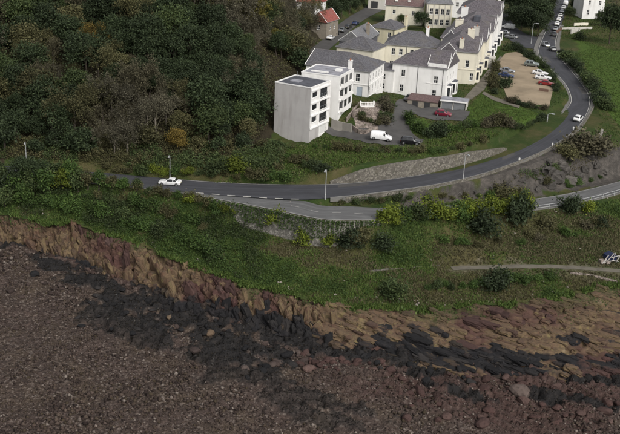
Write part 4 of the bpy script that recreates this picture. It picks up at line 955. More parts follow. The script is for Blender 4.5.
# far houses
H1 = house('far_house', 'cream house with long brown tiled roof at the top of the town', (23.2, 352.5), -8, 13, 9, 7, 6.2, 'gx', 4., ('wall_cream',) * 4, 'slate_brown', [('f', 9.6, 3.4, 1.1, 1.4, 'sash'), ('f', 3, 3.4, 1.1, 1.4, 'sash')]); mb = MB(); mb.box(3, .7, 7.6, 4, 1.7, 8.0); mb.box(7.5, .9, 7.7, 8.5, 1.9, 8.1); mb.build('skylight', M['trim'], H1)
H2 = house('far_house', 'tall pale yellow house with ribbed front at the top of the town', (36.8, 345), -2, 8.6, 9, 7.3, 8.2, 'hip', 2.6, ('wall_cream',) * 4, 'slate_pale', [('f', 1.5 + 1.9 * i, z, 1.2, 1.9, 'sash') for i in range(4) for z in (1, 4.6)])
for i in range(5): mb = MB(); bar(mb, (0, 0, 0), (1, 0, 0), (0, -1, 0), .4 + 1.9 * i, 0, .6 + 1.9 * i, 8., .003, .15); mb.build('pilaster', M['wall_pale'], H2)
house('far_house', 'white house with grey roof behind the tall pale yellow house', (46, 372), -10, 12, 9, 7.5, 6.5, 'hip', 3., ('wall_white',) * 4, 'slate', [('f', 2 + 2.6 * i, 3.5, 1.1, 1.5, 'sash') for i in range(4)])
house('far_house', 'low cream building with flat roof at the head of the back street', (18.5, 384), -8, 12, 6, 7.2, 4.4, 'flat', 0, ('wall_pale',) * 4, 'felt_pale', [('f', 2.4, .0, 2.6, 2.6, 'door', 'dark'), ('f', 7, 1.2, 1.2, 1.3, 'sash'), ('f', 10, 1.2, 1.2, 1.3, 'sash')])
house('far_house', 'cream house behind the low flat roofed building', (24, 398), -8, 10, 8, 7.4, 6, 'gx', 3, ('wall_cream',) * 4, 'slate_brown', [('f', 2 + 3 * i, 3.2, 1.1, 1.5, 'sash') for i in range(3)])
H6 = house('far_house', 'tall white house beyond the green field in the top right corner', (98.6, 379), 4, 8, 12, 7.6, 11, 'hip', 3, ('wall_white',) * 4, 'slate', [('f', 2.0, 1.4, .9, 1.7, 'sash'), ('f', 2.2, 5., .9, 1.7, 'sash'), ('f', 6.2, 1.4, .9, 1.7, 'sash'), ('f', 6.2, 5., .9, 1.7, 'sash'), ('f', 2.2, 8, .9, 1.7, 'sash'), ('f', 6.2, 8., .9, 1.7, 'sash'), ('r', 3, 1.4, .9, 1.7, 'sash'), ('r', 3, 5, .9, 1.7, 'sash'), ('r', 8, 5, .9, 1.7, 'sash')])
house('far_house', 'brown roofed house at the right edge beyond the dark conifer', (116, 380), -6, 12, 9, 7.6, 4.6, 'gx', 3.6, ('wall_stone',) * 4, 'slate_brown', [('f', 3, 1.2, 1.2, 1.4, 'sash'), ('f', 8, 1.2, 1.2, 1.4, 'sash')])
R1_ = house('red_roofed_house', 'narrow stone house with bright red tiled roof beside the wood', fl_from_fr((2.6, 316.), -25, 5.4), -25, 5.4, 9, 6.6, 5.6, 'gy', 3.2, ('wall_stone',) * 4, 'tile_red', [('f', 2.6, 3.2, 1., 1.4, 'sash'), ('r', 3, 3, 1., 1.4, 'sash'), ('r', 6, 3, 1., 1.4, 'sash')])
house('red_roofed_house', 'red roofed house half hidden by trees behind the narrow stone one', fl_from_fr((-1.2, 335.), -25, 7), -25, 7, 8, 10, 5.2, 'gx', 3.2, ('wall_white',) * 4, 'tile_red', [('r', 3, 3, 1., 1.4, 'sash')], sub=4)
# garage and lean-to in front of the big white house
gfl = on(441.5, 116)
ga = empty('garage', (30.4, 236.6, 5.7), math.radians(-14)); tag(ga, 'low garage with flat pale grey roof and open front beside the red car', 'garage')
mb = MB(); mb.box(0, 3.6, -1, 6.2, 3.8, 2.4); mb.box(0, 0, -1, .2, 3.598, 2.4); mb.box(6.0, 0, -1, 6.2, 3.598, 2.4); mb.box(2.9, 0, -.5, 3.1, .3, 2.4); mb.build('wall', M['wall_pale'], ga)
mb = MB(); mb.box(-.2, -.3, 2.402, 6.4, 4., 2.55); mb.build('roof', M['felt_pale'], ga)
mb = MB(); mb.box(-.2, -.36, 2.3, 6.4, -.302, 2.62); mb.build('fascia', M['trim'], ga)
for i in (0, 1):
    mb = MB(); mb.box(.25 + i * 2.9, .1, -.3, 2.85 + i * 2.95, .16, 2.1)
    for k in range(6): mb.box(.3 + i * 2.9, .06, .1 + k * .34, 2.8 + i * 2.95, .098, .3 + k * .34)
    mb.build('garage_door', M['metal_grey'], ga)
sh = empty('lean_to', (22.6, 239.2, 5.8), math.radians(-18)); tag(sh, 'dark low lean-to shed against the big white house above the forecourt', 'shed')
mb = MB(); mb.box(0, 0, -1, 7.4, .2, 1.5); mb.box(0, 3.6, -1, 7.4, 3.8, 2.2); mb.box(0, .2, -1, .2, 3.6, 1.6); mb.box(7.2, .2, -1, 7.4, 3.6, 1.6); mb.build('wall', M['wall_stone'], sh)
mb = MB(); mb.prism([(-.15, 0), (7.55, 0), (7.55, .14), (-.15, .14)], -.2, 3.95); o = mb.mesh('roof'); roof_uv(o); o = ob('roof', o, M['slate_brown'], sh); o.location = (0, 0, 1.52); o.rotation_euler = (math.radians(10), 0, 0)
for i in range(2): mb = MB(); mb.box(1.2 + 3 * i, -.04, .0, 2.6 + 3 * i, -.002, 1.3); mb.build('door', M['dark_door'], sh)

# small garden walls round the villa, hut by the coast path, railings
def wall_px(pts, h_, thick, m, label, name='garden_wall', step=1.5, coping=None, below=.8):
    P = [on(*p) for p in pts]; P = dense(P, step); return wall_run(name, P, [h_] * len(P), thick, m, label, 'wall', below=below, coping=coping)
wall_px([(331, 128), (342, 131), (351, 133)], 2.0, .35, 'concrete', 'plain concrete retaining wall beside the garage of the grey flats', 'retaining_wall')
wall_px([(352, 130), (358, 134), (366, 134.5), (378, 131)], 1.1, .35, 'rubble', 'low rubble garden wall behind the white van')
wall_px([(353, 118), (361, 114), (372, 117), (379, 115)], 1.5, .4, 'rubble', 'rough stone terrace wall below the white balustrade')
wall_px([(347, 122), (355, 112), (360, 106)], 1.0, .3, 'rubble', 'sloping rubble wall beside the garden steps of the villa')
bal = empty('balustrade', on(361, 107)); tag(bal, 'short white balustrade on the terrace in front of the villa', 'balustrade')
b0 = Vector(on(360.5, 107)); b1 = Vector(on(373.5, 107)); b1.z = b0.z; Lb = (b1 - b0).length; bal.rotation_euler[2] = math.atan2(b1.y - b0.y, b1.x - b0.x); bal.location = b0
mb = MB(); mb.box(0, 0, 1.0, Lb, .25, 1.15); mb.build('rail', M['trim'], bal); mb = MB(); mb.box(0, .02, -.6, Lb, .23, .3); mb.build('plinth', M['wall_white'], bal)
for i in range(9): MB().tube([(Lb * (i + .5) / 9, .12, .3), (Lb * (i + .5) / 9, .12, .55), (Lb * (i + .5) / 9, .12, 1.)], [.05, .1, .05], 6).build('baluster', M['trim'], bal)
for x in (-.15, Lb - .1): mb = MB(); mb.box(x, -.05, -.6, x + .3, .3, 1.35); mb.build('pier', M['wall_white'], bal)
def railing(name, P, label, h_=1.05, every=2.):
    P = [Vector(p) for p in P]; root = empty(name, P[0]); tag(root, label, 'railing'); o = P[0]; acc = 0
    mb = MB(); mb.tube([p - o + Vector((0, 0, h_)) for p in P], .05, 5); mb.build('top_rail', M['lamp_metal'], root)
    mb = MB(); mb.tube([p - o + Vector((0, 0, h_ * .5)) for p in P], .04, 5); mb.build('middle_rail', M['lamp_metal'], root)
    for p in P:
        q = p - o; MB().tube([q + Vector((0, 0, -.3)), q + Vector((0, 0, h_ + .08))], .06, 5).build('post', M['lamp_metal'], root)
railing('railing', [tuple(LR[s] + ub3[s] * 1.45 + np.array([0, 0, .02])) for s in range(92, 159, 5)], 'grey metal railing along the seaward pavement of the lower road')
wall_px([(560, 30), (575, 29.5), (592, 29)], 0.8, .3, 'wall_pale', 'long low pale garden wall at the top of the green field', coping=None)
wall_px([(571, 34), (580, 31.5)], 1.4, .3, 'wall_pale', 'short pale garden wall end at the corner of the field')
wall_px([(574, 26), (588, 25.5)], 1.0, .3, 'wall_cream', 'short cream garden wall in front of the tall white house')
wall_px([(556, 34), (562, 30)], 1.0, .3, 'brick', 'short brick garden wall beside the row of parked cars')
wall_px([(594, 143), (600, 141), (603, 134)], 1.2, .5, 'concrete', 'pale end of a broken wall beyond the bend', step=1.)
wall_px([(539, 91), (548, 92.5)], .8, .4, 'brick', 'low brick wall at the edge of the car park beside the red car')
wall_px([(570, 274), (590, 276), (617, 283)], .3, .5, 'rubble', 'low broken stone edging below the coast path at the right')
wall_px([(370, 272), (390, 270), (440, 266)], .18, .5, 'stonewall', 'faint stone edging along the grassy path above the cliff')
hp = on(611, 262); hut = empty('wrecked_hut', hp, .3); hut.scale = (.75, .75, .7); tag(hut, 'heap of broken white boards and dark blue sheet beside the coast path', 'hut')
mb = MB(); mb.prism([(-1.2, 0), (1.6, 0), (1.9, 1.5), (.5, 2.3), (-.9, 1.6)], 0.2, 2.4); mb.build('sheeting', M['tarp'], hut)
for k, (x0, z0_, x1, z1_, t_) in enumerate([(-2.4, 0, -1.0, 2.2, .16), (-1.6, 0, .4, 2.6, .14), (.2, .2, .7, 2.8, .13), (-.2, 1.5, 2.2, 2.0, .13), (1.1, 0, 2.1, 2.1, .15), (-2.7, .3, .2, .7, .16), (-3.1, .2, -1.9, 1.3, .18), (-.6, .9, 1.5, .4, .13)]):
    mb = MB(); mb.tube([(x0, -.1 - .12 * k, z0_), (x1, -.1 - .12 * k, z1_)], t_, 4); mb.build('board', M['plank'], hut)
mb = MB(); mb.box(-3.4, -.7, 0, -2.1, .6, .9); mb.box(-2.0, -1.1, 0, -.9, -.3, .6); mb.build('block', M['rubble'], hut)

# ------------------------------------------------------------------ street lamps
def lamp(px, py, h_, side, label):
    x, y, z = on(px, py); r_ = empty('street_lamp', (x, y, z), side); tag(r_, label, 'street lamp', 'street lamps along the roads')
    MB().tube([(0, 0, -.3), (0, 0, 1.1), (0, 0, 1.15), (0, 0, h_)], [.12, .12, .085, .06], 8).build('column', M['lamp_metal'], r_)
    MB().tube([(0, 0, h_ - .1), (0, -.35, h_ + .2), (0, -1.0, h_ + .28)], .05, 6).build('bracket', M['lamp_metal'], r_)
    mb = MB(); mb.prism([(-.16, .18), (.16, .18), (.12, .34), (-.12, .34)], -1.75, -.9); hd = mb.build('lantern', M['lamp_metal'], r_); hd.location = (0, 0, h_)
    mb = MB(); mb.prism([(-.12, .10), (.12, .10), (.15, .175), (-.15, .175)], -1.65, -1.0); mb.build('lens', M['lamp_glass'], hd)
lamp(27, 171, 6., .2, 'pale street lamp rising from the trees at the left of the road')
lamp(170, 178.4, 4.8, 0., 'short street lamp behind the white car on the left')
lamp(325, 201, 6., -.2, 'street lamp on the tip of the island between the two roads')
lamp(463, 180.5, 5.6, .3, 'street lamp on the outer pavement beside the long stone wall')
lamp(531, 44, 6.5, 1.2, 'street lamp at the far junction under dark trees')
lamp(547, 122, 2.0, 1.0, 'small lamp post on the inner pavement beside the lawn hedge')
# warning sign on the island and marker posts on the outer parapet
def post_sign(px, py, label, h_=1.1, cat='post'):
    x, y, z = on(px, py); r_ = empty('marker_post', (x, y, z)); tag(r_, label, cat)
    MB().tube([(0, 0, -.2), (0, 0, h_)], [.09, .07], 8).build('post', M['trim'], r_); mb = MB(); mb.box(-.17, -.1, h_ * .55, .17, -.072, h_); mb.build('reflector', M['lamp_glass'], r_)
post_sign(573, 131, 'small white marker post on the outside of the bend below the white car'); post_sign(519, 162.5, 'small white marker post on the parapet above the rock face'); post_sign(552, 147.5, 'small white marker post between the two others on the parapet')

# ------------------------------------------------------------------ vehicles
CAR = {  # x, underside, waist, top, half width at waist, half width at top
 'hatch': (4.0, .86, [(0, .32, .50, .56, .66, .55), (.12, .2, .62, .70, .80, .68), (.85, .2, .76, .86, .85, .72), (1.12, .2, .86, .93, .86, .72), (1.85, .2, .90, 1.42, .86, .60), (2.6, .2, .92, 1.48, .86, .61), (3.35, .2, .94, 1.42, .85, .58), (3.82, .24, .95, 1.02, .82, .62), (3.98, .34, .70, .82, .76, .62)], (3, 4), (6, 7), .31),
 'saloon': (4.5, .88, [(0, .32, .50, .56, .68, .56), (.14, .2, .60, .68, .82, .7), (.95, .2, .74, .84, .87, .74), (1.35, .2, .84, .90, .88, .74), (2.1, .2, .88, 1.36, .88, .60), (2.8, .2, .90, 1.41, .88, .61), (3.35, .2, .92, 1.35, .87, .58), (3.85, .22, .93, .99, .86, .66), (4.35, .24, .88, .96, .82, .68), (4.48, .34, .66, .78, .76, .64)], (3, 4), (6, 7), .32),
 'suv': (4.4, .92, [(0, .40, .62, .70, .70, .58), (.12, .3, .76, .86, .86, .74), (.9, .28, .90, 1.02, .91, .78), (1.2, .28, 1.0, 1.08, .92, .78), (1.85, .28, 1.04, 1.62, .92, .68), (2.7, .28, 1.05, 1.68, .92, .69), (3.85, .28, 1.06, 1.62, .91, .67), (4.25, .32, 1.05, 1.15, .88, .70), (4.38, .42, .80, .95, .82, .70)], (3, 4), (6, 7), .36),
 'van': (4.7, .92, [(0, .38, .60, .66, .72, .6), (.12, .25, .74, .84, .86, .74), (.75, .25, .98, 1.08, .92, .80), (1.0, .25, 1.06, 1.14, .93, .80), (1.6, .25, 1.10, 1.78, .93, .74), (2.3, .25, 1.1, 1.88, .93, .78), (4.3, .25, 1.1, 1.88, .93, .78), (4.62, .28, 1.08, 1.80, .92, .76), (4.70, .38, 1.0, 1.70, .9, .74)], (3, 4), (99, 99), .33)}
CARMESH = {}
def car_meshes(kind):
    if kind in CARMESH: return CARMESH[kind]
    L_, hw, st, ws, rw, wr = CAR[kind]
    # resample stations for a rounder shell
    S = smooth_path([(s[0], 0, *s[1:]) for s in st], 33); S[:, 0] = np.clip(S[:, 0], 0, L_); rings = []
    for s in S:
        x, zb, zw, zt_, w1, w2 = s[0], s[2], s[3], s[4], s[5], s[6]; zt_ = max(zt_, zw + .04); half = []
        half = [(w1 * .88, zb), (w1 * 1.0, zb + (zw - zb) * .35), (w1 * 1.01, zb + (zw - zb) * .7), (w1, zw), (w2 + (w1 - w2) * .12, zw + (zt_ - zw) * .82), (w2 * .9, zt_ - .01), (w2 * .45, zt_ + .015), (0, zt_ + .02)]
        ring = [(L_ / 2 - x, -y, z) for y, z in half] + [(L_ / 2 - x, y, z) for y, z in half[-2::-1]]; rings.append(ring)
    n = len(rings[0]); body = MB(); glass = MB(); xf = lambda i: S[i, 0]
    x_ws0, x_ws1 = st[ws[0]][0], st[ws[1]][0]; x_rw0, x_rw1 = (st[rw[0]][0], st[rw[1]][0]) if rw[0] < 99 else (99, 99)
    x_side1 = (x_rw1 - .25) if rw[0] < 99 else st[5][0] - .35
    for i in range(len(rings) - 1):
        xm = (xf(i) + xf(i + 1)) / 2
        for j in range(n - 1):
            f = [rings[i][j], rings[i + 1][j], rings[i + 1][j + 1], rings[i][j + 1]]
            side = j in (3, n - 5); topf = j in (5, 6, n - 7, n - 8) ; corner = j in (4, n - 6)
            pillar = any(abs(xm - p) < .06 for p in ((x_ws1 + .95, x_ws1 + 1.75) if rw[0] < 99 else ()))
            g = (side and x_ws0 + .45 < xm < x_side1 and not pillar) or (topf and (x_ws0 + .06 < xm < x_ws1 - .04 or x_rw0 + .05 < xm < x_rw1 - .05))
            (glass if g else body).poly(f)
    body.poly(rings[0]); body.poly(rings[-1])
    out = {}
    def fin(mb, nm, smooth=True):
        me = mb.mesh(nm); bm = bmesh.new(); bm.from_mesh(me); bmesh.ops.remove_doubles(bm, verts=bm.verts, dist=.0005); bmesh.ops.recalc_face_normals(bm, faces=bm.faces); bm.to_mesh(me); bm.free()
        me.polygons.foreach_set('use_smooth', np.ones(len(me.polygons), bool)); return me
    out['body'] = fin(body, 'body'); out['glass'] = fin(glass, 'window')
    t = MB(); t.tube([(0, -.10, 0), (0, -.09, 0), (0, .09, 0), (0, .10, 0)], [wr * .93, wr, wr, wr * .93], 18); out['tyre'] = t.mesh('tyre'); t = MB(); t.tube([(0, -.11, 0), (0, -.02, 0)], wr * .62, 14); t.tube([(0, .02, 0), (0, .11, 0)], wr * .62, 14); out['rim'] = t.mesh('rim')
    t = MB(); t.box(-.1, -.19, -.06, .02, .19, .07); out['lamp'] = t.mesh('lamp'); t = MB(); t.box(-.02, -.26, -.06, .02, .26, .06); out['plate'] = t.mesh('plate')
    t = MB(); t.box(-.06, -.1, -.06, .06, .1, .07); out['mirror'] = t.mesh('mirror'); t = MB(); t.box(-.06, -.72, -.07, .06, .72, .09); out['bumper'] = t.mesh('bumper')
    CARMESH[kind] = out; return out
def vehicle(kind, paint, loc, head, label, group=None, name=None, cat=None):
    ms = car_meshes(kind); L_, hw, st, ws, rw, wr = CAR[kind]; nm = name or ('parked_van' if kind == 'van' else 'parked_car')
    e = .8; x, y = loc[0], loc[1]; a = math.radians(head); dx, dy = math.cos(a) * 1.2, math.sin(a) * 1.2
    zf_, zr_ = h1(x + dx, y + dy), h1(x - dx, y - dy); zl, zr2 = h1(x - dy * .6, y + dx * .6), h1(x + dy * .6, y - dx * .6)
    lift = loc[3] if len(loc) > 3 else .10
    r_ = empty(nm, (x, y, (zf_ + zr_) / 2 + lift), a); r_.rotation_euler = (math.atan2(zl - zr2, 1.44) * .9, -math.atan2(zf_ - zr_, 2.4), a); tag(r_, label, cat or ('van' if kind == 'van' else 'car'), group)
    def put(nm, me, m, par, loc=(0, 0, 0), own=True):
        o = bpy.data.objects.new(nm, me); 
        if len(me.materials) == 0: me.materials.append(None)
        C.objects.link(o); o.parent = par; o.location = loc; o.material_slots[0].link = 'OBJECT'; o.material_slots[0].material = M[m]; return o
    put('body', ms['body'], 'paint_' + paint, r_); put('window', ms['glass'], 'car_glass', r_)
    for fx in (L_ / 2 - .78, -L_ / 2 + .78):
        for s in (-1, 1):
            wgt = empty('wheel', (0, 0, 0)); wgt.parent = r_; wgt.location = (fx, s * (hw - .08), wr); put('tyre', ms['tyre'], 'tyre', wgt); put('rim', ms['rim'], 'rim', wgt)
    zl_ = st[1][2]
    for s in (-1, 1):
        put('headlight', ms['lamp'], 'headlamp', r_, (L_ / 2 - .10, s * st[1][4] * .72, zl_ - .03)); put('tail_light', ms['lamp'], 'taillamp', r_, (-L_ / 2 + .13, s * st[-1][4] * .80, st[-1][2] + .0)); put('wing_mirror', ms['mirror'], 'paint_' + paint, r_, (L_ / 2 - st[3][0] - .45, s * (hw + .08), st[3][2] + .08))
    put('bumper', ms['bumper'], 'plastic_dark', r_, (L_ / 2 - .06, 0, .38)); put('bumper', ms['bumper'], 'plastic_dark', r_, (-L_ / 2 + .06, 0, .42)); put('number_plate', ms['plate'], 'plate', r_, (-L_ / 2 - .012, 0, .66 if kind != 'van' else .8)); put('number_plate', ms['plate'], 'plate', r_, (L_ / 2 + .012, 0, .42))
    return r_
def veh(kind, paint, px, py, head, label, **k): return vehicle(kind, paint, on(px, py), head, label, **k)
veh('saloon', 'white', 170, 185, 174, 'white car driving on the main road at the left', name='moving_car')
veh('hatch', 'white', 578, 121, 62, 'white car driving round the bend of the main road', name='moving_car')
veh('van', 'white', 381, 139.5, -8, 'small white van parked on the drive below the villa')
veh('suv', 'black', 410, 145, -6, 'black car parked at the foot of the drive beside the white van')
veh('hatch', 'maroon', 443, 116, -14, 'maroon hatchback parked in front of the garage')
veh('hatch', 'charcoal', 408.5, 101, -112, 'dark grey car parked at the top of the drive by the big white house')
g = 'cars in the gravel car park'
veh('saloon', 'silver', 507, 72.5, -18, 'silver car next to the terrace in the car park', group=g)
veh('saloon', 'blue', 506, 77.5, -18, 'dark blue car beside the silver one in the car park', group=g)
veh('suv', 'sage', 531.5, 66.5, -18, 'pale green grey car, farthest by the hedge in the car park', group=g)
veh('saloon', 'white', 540, 75, -18, 'farther of the two white cars by the car park hedge', group=g)
veh('saloon', 'white', 543, 79.5, -18, 'nearer of the two white cars, beside the red car', group=g)
veh('saloon', 'red', 546.5, 85.5, -18, 'dark red car by the brick wall in the car park', group=g)
veh('hatch', 'charcoal', 552, 51, 96, 'dark car driving through the far junction', name='moving_car')
veh('hatch', 'silver', 545.5, 46.5, -80, 'pale car waiting beside the dark one at the far junction', name='moving_car')
g = 'cars parked up the far road'
for i, (k, p, x, y, lab) in enumerate([('hatch', 'charcoal', 554, 36, 'dark car, nearest of the line parked up the far road'), ('saloon', 'silver', 555.2, 30.5, 'silver car, second in the line parked up the far road'), ('hatch', 'white', 556.8, 25.5, 'white car, third in the line parked up the far road'), ('hatch', 'white', 558.6, 21, 'white car, fourth in the line parked up the far road'), ('saloon', 'white', 560.2, 17, 'white car, fifth in the line parked up the far road'), ('hatch', 'silver', 561.8, 13, 'silver car, sixth in the line parked up the far road'), ('hatch', 'white', 563.4, 9.5, 'white car, seventh in the line parked up the far road'), ('van', 'white', 565.5, 5, 'white van, farthest in the line parked up the far road')]): veh(k, p, x, y, 75, lab, group=g)
veh('van', 'white', 508, 29, 150, 'white van parked on the side road under the trees'); veh('hatch', 'silver', 503.5, 34.5, 150, 'silver car parked beside the terrace behind the white van'); veh('saloon', 'silver', 511, 38.5, 150, 'silver car parked nearest the hedge on the side road')
g = 'cars parked in the back street'
for k, p, x, y, lab in [('hatch', 'white', 330.5, 39.5, 'white car, nearest in the back street'), ('hatch', 'black', 335.5, 35, 'black car behind the white one in the back street'), ('saloon', 'silver', 342.5, 32, 'silver car halfway up the back street'), ('hatch', 'charcoal', 348, 28.5, 'dark grey car behind the silver one in the back street'), ('hatch', 'blue', 355.5, 25, 'blue car farthest up the back street')]: veh(k, p, x, y, 72, lab, group=g)

# ------------------------------------------------------------------ plants
def quads(cen, size, rg, up=0.0, ratio=.6):
    """leaf-sized faces at the points cen; up > 0 turns them towards the sky"""
    n = len(cen); a = rg.normal(size=(n, 3)); a[:, 2] += up * 2; a /= np.linalg.norm(a, axis=1)[:, None] + 1e-9
    b = rg.normal(size=(n, 3)); b -= (b * a).sum(1)[:, None] * a; b /= np.linalg.norm(b, axis=1)[:, None] + 1e-9; c = np.cross(a, b)
    s = np.asarray(size).reshape(-1, 1) if np.ndim(size) else size
    b = b * s; c = c * s * ratio
    V = np.stack([cen - b, cen - c, cen + b, cen + c], 1).reshape(-1, 3)
    return V, np.arange(4 * n).reshape(n, 4)
def crown_points(rg, rx, rz, zc, nclump, per, spread, hollow=.5, lump=.35):
    """points in clumps spread through a lumpy crown"""
    d = rg.normal(size=(nclump, 3)); d /= np.linalg.norm(d, axis=1)[:, None]
    d[:, 2] = np.where(d[:, 2] < -.55, -d[:, 2], d[:, 2])
    r = hollow + (1 - hollow) * rg.random(nclump) ** .6; r *= 1 + lump * (rg.random(nclump) - .5) * 1.4
    cl = d * r[:, None] * np.array([rx, rx, rz]); cl[:, 2] += zc
    cs = spread * (.7 + .6 * rg.random(nclump)); P = cl[:, None] + rg.normal(size=(nclump, per, 3)) * cs[:, None, None] * np.array([.55, .55, .42])
    return cl, P.reshape(-1, 3)
def limb_mesh(h_, cl, rg, r0, zc, k=12):
    mb = MB(); b = (rg.random() - .5) * .6; mid = Vector((b, (rg.random() - .5) * .6, zc * .55)); topv = Vector((b * .6, 0, zc * 1.05))
    mb.tube([(0, 0, -.6), (0, 0, .2), tuple(mid), tuple(topv)], [r0 * 1.5, r0, r0 * .75, r0 * .35], 7)
    for i in rg.choice(len(cl), min(k, len(cl)), replace=False):
        e = Vector(cl[i]); s = Vector((0, 0, 0)).lerp(topv, .35 + .5 * rg.random()) ; s = mid.lerp(topv, rg.random() * .8); m_ = s.lerp(e, .5) + Vector((0, 0, .3)); mb.tube([tuple(s), tuple(m_), tuple(e)], [r0 * .4, r0 * .25, r0 * .08], 5, False)
    return mb.mesh('trunk')
def leafy_proto(seed, rx, rz, h_, nclump=64, per=90, leaf=.18, spread=1.05):
    rg = np.random.default_rng(seed); zc = h_ - rz; cl, P = crown_points(rg, rx * .8, rz * .85, zc, nclump, per, spread)
    P = P[P[:, 2] > .4]; V, F_ = quads(P, leaf * (.6 + .8 * rg.random(len(P))), rg, .35)
    return limb_mesh(h_, cl, rg, .17, zc), mesh_np('crown', V, F_)
def bare_proto(seed, rx, h_, leaves=700):
    """winter crown: branching twigs with a few leaves left"""
    rg = np.random.default_rng(seed); mb = MB(); tw = []; ends = []
    def grow(p, d, L_, r, lev):
        e = p + d * L_; tw.append((p, e, r, r * .6))
        if lev == 0: ends.append(e); return
        for _ in range(3 if lev > 1 else 4):
            nd = (d + Vector(rg.normal(size=3)) * .48 + Vector((0, 0, .12))).normalized(); grow(p.lerp(e, .55 + .45 * rg.random()), nd, L_ * (.62 + .2 * rg.random()), r * .55, lev - 1)
    tr = MB(); tr.tube([(0, 0, -.6), (.1, 0, h_ * .25), (.15, .1, h_ * .5)], [.2, .15, .1], 7)
    for _ in range(8):
        d = Vector((rg.normal(), rg.normal(), .9 + rg.random())).normalized(); grow(Vector((.1, 0, h_ * (.2 + .25 * rg.random()))), d, h_ * .27, .07, 4)
    V = []; F_ = []
    for (p, e, r, r2) in tw:
        ax_ = (e - p).normalized(); a = ax_.orthogonal().normalized(); b = ax_.cross(a); r = max(r, .016); r2 = max(r2, .010); n = len(V)
        for q, rr in ((p, r), (e, r2)):
            for k in range(3): t = 2.094 * k; V.append(tuple(q + a * (rr * math.cos(t)) + b * (rr * math.sin(t))))
        for k in range(3): F_.append((n + k, n + (k + 1) % 3, n + 3 + (k + 1) % 3, n + 3 + k))
    V = np.array(V); F_ = np.array(F_); E_ = np.array([tuple(e) for e in ends]); c = E_[rg.integers(0, len(E_), leaves)] + rg.normal(size=(leaves, 3)) * .22
    V2, F2 = quads(c, .09 + .08 * rg.random(leaves), rg, .2)
    return tr.mesh('trunk'), mesh_np('crown', np.concatenate([V, V2]), np.concatenate([F_, F2 + len(V)]))
def shrub_proto(seed, rx, rz, nclump=20, per=60, leaf=.15, spread=.62):
    rg = np.random.default_rng(seed); cl, P = crown_points(rg, rx * .85, rz * .8, rz * .65, nclump, per, spread, .2, 1.1); P = np.concatenate([P, cl[rg.integers(0, len(cl), 160)] * (1.15 + .35 * rg.random((160, 1))) + rg.normal(size=(160, 3)) * .12])
    P = P[P[:, 2] > .02]; V, F_ = quads(P, leaf * (.6 + .8 * rg.random(len(P))), rg, .4)
    mb = MB()
    for i in range(7): e = cl[i % len(cl)]; mb.tube([(0, 0, -.3), (e[0] * .4, e[1] * .4, e[2] * .5), tuple(e)], [.05, .04, .015], 5, False)
    return mb.mesh('stem'), mesh_np('foliage', V, F_)
LEAFY = [leafy_proto(100 + i, 3.2 + .3 * (i % 3), 3.4 + .35 * (i % 2), 7.4 + .45 * (i % 4)) for i in range(7)]
BARE = [bare_proto(200 + i, 3., 7.6 + .4 * i, 1800 + 900 * (i % 2)) for i in range(5)]
SHRUB = [shrub_proto(300 + i, 1.25, 1.05, 26, 62, .13) for i in range(8)]
TALLBUSH = [leafy_proto(400 + i, 2.0, 1.9, 3.9, 30, 62, .18, .75) for i in range(3)]
def plant(name, proto, loc, s, kind, label=None, cat='tree', group=None, parts=('trunk', 'crown'), rz=None, sz=None, bark='bark'):
    r_ = empty(name, loc, random.random() * 6.28 if rz is None else rz); r_.scale = (s, s, s * (sz or random.uniform(.9, 1.1))) if not isinstance(s, tuple) else s
    tag(r_, label, cat, group)
    for nm, me, m in ((parts[0], proto[0], M[bark]), (parts[1], proto[1], LEAF[kind])):
        if len(me.materials) == 0: me.materials.append(None)
        o = bpy.data.objects.new(nm, me); C.objects.link(o); o.parent = r_; o.material_slots[0].link = 'OBJECT'; o.material_slots[0].material = m
    return r_
KINDWORD = {'evergreen': 'dark evergreen', 'green': 'dull green', 'olive': 'olive green', 'brown': 'brown leaved', 'grey': 'bare grey', 'yellow': 'yellowing', 'orange': 'golden orange', 'lime': 'yellow green', 'bramble': 'mid green'}

# the wood on the hill, row by row up the slope
WANT = [(180, 140, 'orange', 'leafy'), (280, 32, 'yellow', 'leafy'), (250, 12, 'yellow', 'leafy'), (215, 38, 'evergreen', 'leafy'), (186, 52, 'evergreen', 'leafy'), (200, 18, 'evergreen', 'leafy'), (230, 40, 'evergreen', 'leafy'), (300, 32, 'green', 'leafy'), (275, 55, 'green', 'leafy'), (118, 85, 'grey', 'bare'), (95, 32, 'orange', 'bare'), (150, 50, 'evergreen', 'leafy'), (60, 12, 'evergreen', 'leafy'), (75, 40, 'evergreen', 'leafy'), (105, 72, 'evergreen', 'leafy'), (145, 125, 'olive', 'leafy'), (200, 95, 'olive', 'bare'), (185, 110, 'olive', 'leafy'), (225, 80, 'grey', 'bare'), (250, 70, 'brown', 'bare'), (235, 60, 'brown', 'bare'), (130, 20, 'olive', 'bare'), (20, 10, 'evergreen', 'leafy'), (35, 55, 'evergreen', 'leafy')]
rows = 0; wood = []
for rwi in range(20):
    rowtrees = []; x = -84 + (rwi % 2) * 2.3
    while x < 0:
        xx = x + random.uniform(-1.3, 1.3); we = float(wood_edge(np.array([xx]))[0]); yy_ = we + 2.4 + rwi * 3.9 + random.uniform(-1.2, 1.2)
        x += random.uniform(3.5, 5.0)
        if xx > -4 and yy_ < 300 : continue
        if xx > -2.5 + (yy_ - 300) * .0 and yy_ > 295: continue
        if -13 < xx < 4 and 205 < yy_ < 250: 
            if xx > -14: continue
        z = h1(xx, yy_); px, py = proj(xx, yy_, z + 6)
        if px < -60 or py < -45 or yy_ > 330 or px > 318: continue
        rowtrees.append((xx, yy_, z, px, proj(xx, yy_, z + 5)[1]))
    wood.append(sorted(rowtrees))
flat_w = [(ri, i, t) for ri, r_ in enumerate(wood) for i, t in enumerate(r_)]
choice = {}
